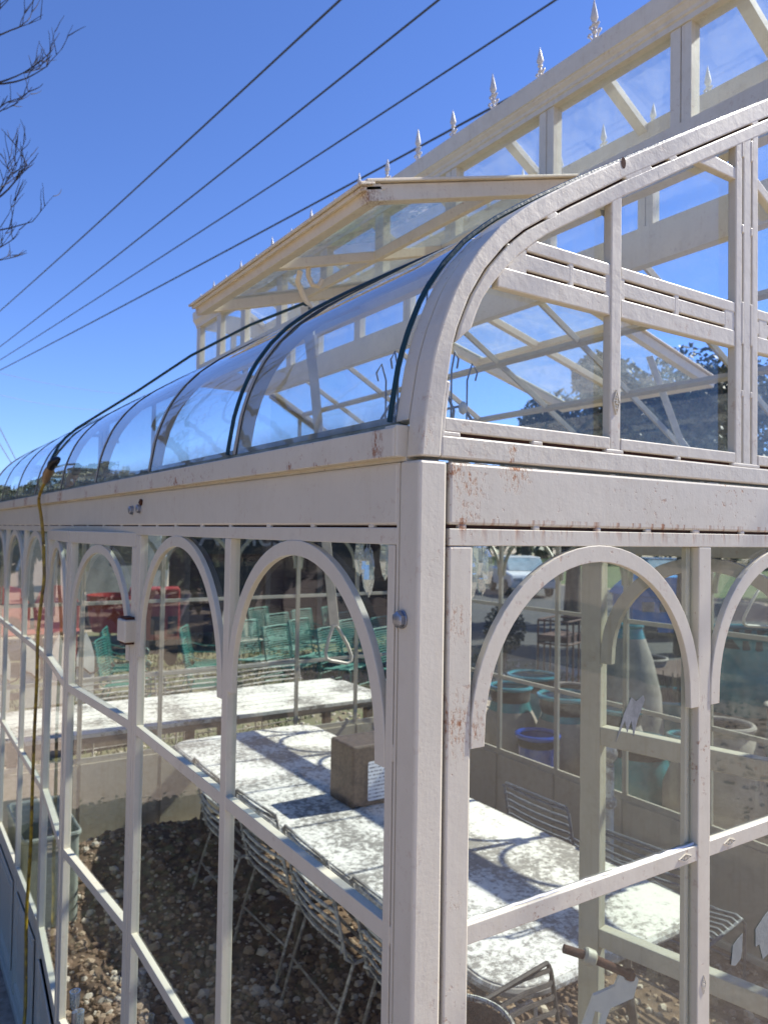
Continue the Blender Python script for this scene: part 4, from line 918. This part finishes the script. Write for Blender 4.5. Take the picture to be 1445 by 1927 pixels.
pot('great_jar', 'huge grey clay jar with wide shoulder low at the right edge', 4.40, 2.38, 1.0, [(.18,0),(.30,.12),(.40,.35),(.40,.55),(.30,.8),(.2,.95),(.2,1)], .97, M_clay, M_clay)
pot('great_jar', 'second huge clay jar with teal lip at the right edge', 4.75, 1.95, 1.02, [(.18,0),(.30,.12),(.42,.35),(.42,.55),(.32,.8),(.24,.95),(.25,1)], .9, M_teal, M_clay)
pot('planter', 'big round planter glazed teal around the top, under the pull handle', 6.39, 3.37, 1.42, [(.3,0),(.42,.2),(.50,.5),(.50,.75),(.44,.92),(.46,1)], .58, M_teal, M_clay, rim=.03)
for k, (x, y, h, r, lb) in enumerate(((5.6,4.9,.7,.24,'low round grey pot beyond the leftmost tall jar'),(6.9,5.0,.9,.3,'dim brown pot beyond the teal bowl'),(5.9,2.6,.9,.32,'dim grey jar left of the big planter'))):
    pot('yard_pot', lb, x, y, h, [(r*.6,0),(r*.9,.2),(r,.5),(r*.85,.85),(r*.9,1)], .8, M_clay, M_clay)
# rusty iron garden table with rod legs
M_rod = plain('rod_brown', (.10,.05,.035), .8, .4, 20)
t = thing('iron_table', 'brown iron table with many thin rod legs beyond the teal bowl', 'table', (7.4,4.5,0))
MB().prism(rrect(-.9,-.5,.9,.5,.08), .78, .83, lambda a, b, d: (a, b, d)).obj('tabletop', M_rod, t)
MB().box((-.85,-.45,.60),(.85,.45,.78)).obj('crate_body', M_rod, t)
for i in range(9):
    for s in (-.46,.46): MB().tube([(-.85+.212*i, s, 0),(-.85+.212*i, s, .62)], .018, 6).obj('leg', M_rod, t)
t = thing('iron_stand', 'rusty open iron stand left of the open door stile', 'stand', (6.5,5.9,0), radians(20))
for z in (1.0, 1.28): MB().tube([(a, b, z) for a, b in rrect(-.28,-.2,.28,.2,.05)], .014, 6, closed=True).obj('hoop', M_rod, t)
for x in (-.27,-.09,.09,.27):
    for y in (-.19,.19): MB().tube([(x, y, 0),(x, y, 1.28)], .012, 6).obj('leg', M_rod, t)
MB().box((-.26,-.18,1.02),(.26,.18,1.10)).obj('tray', M_rod, t)
# blue kiosk
M_blue = plain('kiosk_blue', (.002,.27,.70), .4, .3, 4)
t = thing('blue_kiosk', 'bright blue roadside kiosk with small white panels', 'kiosk', (14.8,10.7,0), radians(-32))
MB().box((-.85,-.7,.15),(.85,.7,.95)).obj('body', M_blue, t)
mb = MB(); mb.prism([(-.95,.95),(.95,.95),(.80,1.12),(.45,1.42),(-.45,1.42),(-.80,1.12)], -.78, .78, lambda a, b, d: (a, d, b)); mb.obj('roof', M_blue, t, .02)
for x in (-.5,-.1,.3): MB().box((x-.13,-.735,.62),(x+.13,-.70,.84)).obj('white_panel', M_wht, t)
MB().box((-.9,-.78,.28),(.9,-.70,.36)).obj('bumper', plain('kiosk_pale', (.25,.40,.62), .5, .2), t)
for x in (-.5,.5): MB().lathe([(.16,-.8),(.2,-.78),(.2,.78),(.16,.8)], (x,0,.2), 16, ax=Matrix.Rotation(pi/2, 3, 'X')).obj('wheel', M_blk, t)
# parked cars far back
M_cglass = plain('car_glass', (.35,.45,.50), .05, .3, 2, spec=1.0)
def car(x, y, rz, paintc, label):
    mp_ = plain('car_paint', paintc, .25, .08, 2, spec=.8)
    t = thing('parked_car', label, 'car', (x, y, 0), rz)
    P = [(-2.2,.35),(-2.25,.62),(-2.1,.85),(-1.3,.92),(-.7,1.0),(1.9,1.0),(2.2,.9),(2.28,.6),(2.2,.35)]
    MB().prism(P, -.85, .85, lambda a, b, d: (a, d, b)).obj('body', mp_, t, .06)
    MB().prism([(-1.15,.95),(-.45,1.42),(1.1,1.44),(1.85,1.0)], -.72, .72, lambda a, b, d: (a, d, b)).obj('cabin', M_cglass, t, .05)
    MB().prism([(-.45,1.425),(1.1,1.445),(1.1,1.48),(-.40,1.465)], -.70, .70, lambda a, b, d: (a, d, b)).obj('roof', mp_, t, .02)
    for wx in (-1.35,1.4):
        for s in (-1, 1): MB().lathe([(.05,-.1),(.31,-.1),(.33,0),(.31,.1),(.05,.1)], (wx, s*.8, .33), 18, ax=Matrix.Rotation(pi/2, 3, 'X')).obj('wheel', M_blk, t)
    for s in (-.6,.6): MB().box((-2.27,s-.16,.62),(-2.2,s+.16,.74)).obj('headlight', M_cglass, t)
car(20.6, 21.5, radians(60), (.70,.72,.73), 'white parked car seen through the glass by the corner post')
car(25.5, 18.5, radians(50), (.05,.05,.055), 'black parked car beyond the lane, right of the white car')
car(22.3, 9.4, radians(40), (.30,.32,.33), 'silver parked car behind the end wall mullion')
# dark planter tub with a clipped shrub
t = thing('round_shrub', 'dark clipped round shrub standing by the lane', 'shrub', (8.3,8.9,0))
mb = MB()
for k in range(1500):
    a = random.random()*6.28; u = random.uniform(-1,1); r = .36*(random.random()**.25); c = sqrt(1-u*u); p = Vector((r*c*cos(a), r*c*sin(a), .72+r*u*1.2)); q = Vector((random.uniform(-1,1), random.uniform(-1,1), random.uniform(-1,1))).normalized()*.035; n = q.orthogonal().normalized()*.02
    mb.add([p-q, p+n, p+q, p-n], [(0,1,2,3)])
M_lfd = plain('leaf_dark', (.018,.032,.014), .6, .5, 2); mb.obj('foliage', M_lfd, t, fix=False); MB().tube([(0,0,0),(0,0,.6)], .04, 8).obj('stem', M_brn, t)

# ------------------------------------------------------------------ red shop wagon, cart and lawn goods beyond the far end
M_red = plain('wagon_red', (.045,.006,.006), .7, .45, 3); M_board = plain('board_black', (.012,.012,.013), .6, .3)
M_redb = plain('cart_red', (.33,.025,.018), .5, .3, 5)
t = thing('red_wagon', 'dark red plank shop wagon with white lettering', 'wagon', (6.5,13.3,0), radians(-10))
for i in range(12):
    z = .35+.2*i; MB().box((-2.2,-.01+.004*(i % 2),z),(2.2,.08,z+.19)).obj('plank', M_red, t)
MB().box((-2.2,.081,.3),(2.2,2.2,2.76)).obj('body', M_red, t)
mb = MB(); mb.prism([(-.35,2.78),(1.1,3.05),(2.5,2.78),(2.5,2.70),(-.35,2.70)], -2.4, 2.4, lambda a, b, d: (d, a, b)); mb.obj('roof', M_iron, t)
for x in (-2.15,-.55,.55,2.15): MB().box((x-.05,-.06,0),(x+.05,-.012,2.7)).obj('post', M_brn, t)
MB().box((-2.1,-.05,1.85),(-.1,-.015,2.68)).obj('sign_board', M_board, t)
cu = bpy.data.curves.new('lettering', 'FONT'); cu.body = 'Annies'; cu.size = .62; cu.extrude = .006; cu.align_x = 'CENTER'
o = bpy.data.objects.new('lettering', cu); COL.objects.link(o); bpy.context.view_layer.update(); me = bpy.data.meshes.new_from_object(o.evaluated_get(bpy.context.evaluated_depsgraph_get())); bpy.data.objects.remove(o); o = bpy.data.objects.new('lettering', me); COL.objects.link(o); o.parent = t; o.location = (-1.1,-.06,2.02); o.rotation_euler = (pi/2,0,0); me.materials.clear(); me.materials.append(plain('letter_white', (.42,.42,.40), .7, .4, 8))
MB().box((.75,-.03,.5),(1.6,-.012,2.3)).obj('doorway', M_board, t)
for x in (-1.9,-1.2): MB().box((x,-.03,.9),(x+.5,-.012,1.7)).obj('window_opening', M_board, t)
t = thing('red_cart', 'bright red box cart with two dark openings', 'cart', (3.35,12.3,0), radians(-16)); t.scale = (.55,.7,1)
MB().box((-.75,-.4,.45),(.75,.4,1.32)).obj('box', M_redb, t, .04)
for x in (-.1,.4): MB().box((x,-.415,.55),(x+.28,-.399,.85)).obj('opening', M_board, t)
for x in (-.5,.5):
    for y in (-.42,.42): MB().lathe([(.03,-.04),(.22,-.04),(.22,.04),(.03,.04)], (x, y, .24), 14, ax=Matrix.Rotation(pi/2, 3, 'X')).obj('wheel', M_blk, t)
MB().tube([(.7,-.2,.7),(1.1,-.2,1.2),(1.1,.2,1.2),(.7,.2,.7)], .02, 6).obj('handle', M_iron, t)
t = thing('shell_chair', 'cream metal chair with a rounded back beside the red cart', 'chair', (4.75,11.7,0), radians(12))
def shell_chair(t, m):
    A_ = []; B_ = []
    P = [(-.26,.42),(-.28,.7),(-.2,.92),(0,.98),(.2,.92),(.28,.7),(.26,.42)]
    MB().prism(resample(P, 22), .24, .262, lambda a, b, d: (a, d+(b-.42)*.2, b)).obj('backrest', m, t, .006)
    MB().prism(rrect(-.27,-.27,.27,.25,.08), .40, .425, lambda a, b, d: (a, b, d)).obj('seat', m, t, .006)
    for s in (-.24,.24): MB().tube([(s,-.22,.4),(s,-.26,.02),(s,.1,.0),(s,.34,.02),(s,.27,.42)], .014, 6).obj('leg', m, t)
shell_chair(t, plain('chair_cream', (.40,.36,.29), .6, .25, 8))
M_pink = plain('chair_pink', (.42,.09,.075), .6, .35, 8)
for x, y, a, lb in ((1.30,13.2,10,'faded pink shell back chair on the grass, left one'),(1.95,13.0,-5,'faded pink shell back chair on the grass, right one, behind the yellow cord')):
    t = thing('shell_chair', lb, 'chair', (x, y, 0), radians(a), 'faded pink shell back chairs'); shell_chair(t, M_pink); t.scale = (1.35,1.35,1.35)
t = thing('red_tub', 'red metal tub on a stand seen through the side door', 'tub', (2.7,12.3,0))
mb = MB(); mb.lathe([(.36,.62),(.42,.9),(.46,1.22),(.43,1.22),(.38,.9),(.001,.66)], n=24, cap=False); mb.obj('basin', M_redb, t)
for k in range(3): MB().tube([(.30*cos(k*2.1), .30*sin(k*2.1), .64),(.42*cos(k*2.1), .42*sin(k*2.1), 0)], .02, 6).obj('leg', M_iron, t)
M_pk = plain('picket_cream', (.70,.66,.56), .7, .2, 8)
t = thing('picket_screen', 'cream pointed picket screen with curly wire trim', 'picket screen', (.95,8.3,0), radians(8))
for i in range(4):
    x = -.45+.3*i; MB().prism([(x-.10,.35),(x-.10,.85),(x-.06,1.0),(x,1.13),(x+.06,1.0),(x+.10,.85),(x+.10,.35)], 0, .022, lambda a, b, d: (a, d, b)).obj('picket', M_pk, t)
MB().tube([(-.55+.05*k, -.012, .70+.05*sin(k*1.1)) for k in range(24)], .010, 6).obj('wire_trim', M_rod, t)
MB().box((-.62,.023,.45),(.62,.05,.52)).obj('rail', M_brn, t)
for x in (-.55,.55): MB().box((x-.03,.051,0),(x+.03,.09,.9)).obj('leg', M_brn, t)
t = thing('planter_box', 'long brown wooden planter box under the picket screen', 'planter box', (.8,7.6,0), radians(4))
for i in range(2): MB().box((-.9,-.2,.05+.16*i),(.9,-.175,.20+.16*i)).obj('plank', M_brn, t)
MB().box((-.9,-.174,.02),(.9,.2,.34)).obj('box', M_brn, t)
t = thing('silver_trailer', 'silver grey trailer parked beyond the lawn', 'trailer', (3.3,18.5,0), radians(20))
MB().prism([(-1.9,.6),(-2.0,1.4),(-1.7,2.35),(-1.1,2.65),(1.1,2.65),(1.7,2.35),(2.0,1.4),(1.9,.6)], -1.0, 1.0, lambda a, b, d: (a, d, b)).obj('shell', plain('aluminium', (.5,.52,.53), .3, .3, 3, metal=.7), t, .08)
for x in (-1,.3): MB().box((x,-1.03,1.5),(x+.7,-1.0,2.1)).obj('window', M_board, t)
for s in (-1, 1): MB().lathe([(.05,-.1),(.35,-.1),(.35,.1),(.05,.1)], (0, s*.95, .36), 16, ax=Matrix.Rotation(pi/2, 3, 'X')).obj('wheel', M_blk, t)

# ------------------------------------------------------------------ trees
M_bark = plain('bark', (.10,.08,.06), .95, .4, 12); M_lf = [plain('leaf_oak', (.065,.085,.035), .6, .4, .7, col2=(.085,.10,.045)), plain('leaf_oak_dark', (.035,.05,.022), .6, .4, .7)]
def tree(x, y, h, r, label, leaves=9000, ls=.16, squash=.7, group=None, off=(0,0)):
    rnd = random.Random(int(x*31+y*77)); t = thing('oak_tree', label, 'tree', (x, y, 0), 0, group)
    mb = MB(); mb.tube([(0,0,0),(.1,.05,h*.25),(-.05,.1,h*.45),(.1,0,h*.7)], [h*.045,h*.035,h*.026,h*.01], 9); cl = []
    for k in range(26):
        a = rnd.random()*6.28; u = rnd.uniform(-.6,1); c = sqrt(max(0, 1-u*u)); q = rnd.uniform(.45,1.0)
        p = Vector((r*q*c*cos(a)+off[0], r*q*c*sin(a)+off[1], h*.62+r*squash*q*u)); cl.append((p, r*rnd.uniform(.18,.36)))
        if k < 14: mb.tube([(0,0,h*rnd.uniform(.25,.5)), p*.5+Vector((0,0,h*.28)), p], [h*.014,h*.008,h*.003], 5)
    mb.obj('trunk', M_bark, t); mb = MB()
    for k in range(leaves):
        p, rr = cl[rnd.randrange(len(cl))]; d = Vector((rnd.gauss(0,1), rnd.gauss(0,1), rnd.gauss(0,.75))); d = d.normalized()*rr*(rnd.random()**.45)
        q = Vector((rnd.uniform(-1,1), rnd.uniform(-1,1), rnd.uniform(-1,1))).normalized(); n = q.cross(Vector((rnd.uniform(-1,1), rnd.uniform(-1,1), rnd.uniform(-1,1)))).normalized(); s = ls*rnd.uniform(.5,1.2); c = p+d
        mb.mi = 0 if rnd.random() < .6 else 1; mb.add([c-q*s, c+n*s*.5, c+q*s, c-n*s*.5], [(0,1,2,3)])
    mb.obj('crown', M_lf, t, fix=False); return t
tree(12.8,8.5,6.4,2.7,'big dark oak seen through the right gable panes',56000,.085, off=(-.5,.33))
tree(14.6,13.2,5.6,2.0,'smaller oak left of the big oak, low in the gable pane',17000,.08)
tree(30.0,12.5,8.5,4.6,'broad oak at the right edge beyond the lane',9000)
tree(16.0,25.0,5.0,2.8,'low oak behind the white car',7000); tree(10.5,23.0,4.6,2.6,'low oak behind the dark red wagon',7000)
tree(4.0,25.0,3.8,2.2,'low oak behind the silver trailer',7000)
SCREEN_ROW = ['added unseen evergreen out to the left, facing the side doors', 'added unseen evergreen beside the bare tree', 'added unseen evergreen just past the bare tree', 'added unseen evergreen well past the bare tree', 'added unseen evergreen level with the green chairs', 'added unseen evergreen level with the red wagon', 'added unseen evergreen past the red wagon, left side', 'last added evergreen of the unseen row at the left']  # unseen row added to block sky and darken the side glass reflections
for k, (xx, yy, hh, rr) in enumerate(((-7.6,3.2,4.6,2.7),(-7.2,7.6,4.6,2.7),(-5.2,11.2,4.0,2.3),(-3.7,14.0,4.0,2.2),(-3.0,17.2,4.2,2.2),(-2.6,20.6,4.4,2.2),(-2.4,24.4,4.6,2.3),(-2.2,29.0,4.8,2.3))):
    tree(xx, yy, hh, rr, SCREEN_ROW[k], 9000, .15, 1.0, 'unseen evergreens added left of the greenhouse to darken its side')
tree(31.0,32.0,7.0,4.2,'distant oak between the white car and the big oak',7000)
mb = MB()
for k in range(26000):
    a = random.random()*2*pi; d = random.uniform(62,95); hh = 4.5+2.2*noise.noise((cos(a)*6, sin(a)*6, 0))+1.3*noise.noise((cos(a)*30, sin(a)*30, 1)); z = hh*(random.random()**.6)
    c = Vector((d*cos(a), d*sin(a), max(.2, z))); q = Vector((random.uniform(-1,1), random.uniform(-1,1), random.uniform(-1,1))).normalized(); n = q.orthogonal().normalized(); s = random.uniform(.5,1.1)
    mb.mi = random.choice((0,1)); mb.add([c-q*s, c+n*s*.7, c+q*s, c-n*s*.7], [(0,1,2,3)])
tag(mb.obj('far_woodland', M_lf, fix=False), 'dark far off woodland around the yard', None, kind='stuff')
# bare tree at the left
t = thing('bare_tree', 'leafless tree whose twigs reach in at the upper left', 'tree', (-3.4,7.6,0))
mb = MB(); twig = MB(); rt = random.Random(11)
def grow(mb_, p, d, ln, r, lev):
    pts = [Vector(p)]; rs = [r]; d = Vector(d).normalized(); n = 5
    for i in range(n):
        d = (d+Vector((rt.uniform(-.16,.16), rt.uniform(-.16,.16), rt.uniform(-.10,.16)+.05*(lev > 0)))).normalized(); pts.append(pts[-1]+d*ln/n); rs.append(r*(1-.6*(i+1)/n))
    mb_.tube(pts, rs, 6 if lev < 2 else 4)
    if lev < 4:
        for k in range((4,4,4,3)[lev]):
            i = rt.randrange(2, n+1); dd = (d+Vector((rt.uniform(-.9,.9), rt.uniform(-.9,.9), rt.uniform(-.35,.6)))).normalized()
            grow(twig if lev >= 1 else mb_, pts[i], dd, ln*rt.uniform(.5,.7), max(rs[i]*.62, .0042), lev+1)
mb.tube([(0,0,0),(.05,0,1.2),(.1,-.05,2.4),(.0,0,3.6),(.05,.05,5.0),(.0,.0,6.6)], [.16,.14,.12,.10,.07,.03], 10)
for z, tx, ty, tz in ((3.2,3.3,-1.75,4.35),(3.6,3.42,-1.85,4.88),(3.9,3.25,-1.95,5.3),(4.3,3.38,-1.9,5.72),(4.7,3.25,-1.95,6.0),(3.0,3.3,-1.8,4.62),(5.0,-2,1,6.5),(4.0,-2.5,-1,5.5),(3.4,-1.5,2,5.5)):
    b0 = Vector((.03,0,z)); b1 = Vector((tx,ty,tz)); dd = b1-b0; pts = [b0+dd*(i/7)+Vector((0,0,-.5*sin(i/7*pi)*(.5 if tx > 0 else 0))) for i in range(8)]
    pts = [p+Vector((rt.uniform(-.05,.05), rt.uniform(-.05,.05), rt.uniform(-.05,.05))) for p in pts]
    mb.tube(pts, [.045*(1-.8*i/7)+.006 for i in range(8)], 7)
    for i in (3,4,5,6,7):
        for k in range(2): grow(twig, pts[i], dd.normalized()+Vector((rt.uniform(-.5,.5), rt.uniform(-.5,.5), rt.uniform(-.3,.6))), rt.uniform(.28,.46), .0085, 2)
mb.obj('trunk', plain('bark_bare', (.09,.075,.065), .9, .4, 20), t); twig.obj('twigs', plain('twig_bare', (.06,.05,.048), .9, .4, 20), t)

# ------------------------------------------------------------------ overhead wires
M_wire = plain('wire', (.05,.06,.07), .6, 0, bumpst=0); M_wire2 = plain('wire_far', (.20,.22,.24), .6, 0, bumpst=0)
WR = [(((1.818,21.374,5.668),(3.03,5.619,5.25)),'top left one',.013),(((2.088,23.607,5.204),(3.84,5.085,5.265)),'second from the top left',.013),(((2.159,24.167,4.93),(4.804,4.451,5.284)),'third, passing over the first tall finial',.012),(((2.229,24.727,4.734),(4.985,5.545,4.789)),'lowest, crossing behind the finials',.014)]
for (a, b), lb, r in WR:
    a = Vector(a)+Vector((0,0,ZC)); b = Vector(b)+Vector((0,0,ZC)); d = b-a; P = []
    for i in range(-6, 21):
        k = i/10; p = a+d*k; P.append((p.x, p.y, p.z+.12*(k*(k-1))*(1 if -.3 < k < 1.2 else 1)))
    o = MB().tube(P, r, 6).obj('overhead_wire', M_wire); tag(o, 'dark overhead wire against the sky, '+lb, 'wire', 'dark overhead wires sloping across the sky')
for (a, b), lb in ((((4.315,43.6,8.09),(11.27,45.02,7.96)),'upper'),(((4.59,45.84,7.29),(10.45,47.97,7.31)),'lower')):
    a = Vector(a)+Vector((0,0,ZC)); b = Vector(b)+Vector((0,0,ZC)); d = b-a
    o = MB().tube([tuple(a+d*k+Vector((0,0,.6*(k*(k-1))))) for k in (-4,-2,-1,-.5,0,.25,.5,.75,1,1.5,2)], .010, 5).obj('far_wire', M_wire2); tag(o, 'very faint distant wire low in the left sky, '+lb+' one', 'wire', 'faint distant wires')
for (a, b), lb in ((((3.15,32.53,3.91),(4.1,35.5,3.04)),'right'),(((3.168,32.54,3.28),(3.951,35.6,2.855)),'left')):
    a = Vector(a)+Vector((0,0,ZC)); b = Vector(b)+Vector((0,0,ZC)); d = b-a; k = -(a.z)/d.z if d.z < 0 else 1; k = min(abs(k), 6)
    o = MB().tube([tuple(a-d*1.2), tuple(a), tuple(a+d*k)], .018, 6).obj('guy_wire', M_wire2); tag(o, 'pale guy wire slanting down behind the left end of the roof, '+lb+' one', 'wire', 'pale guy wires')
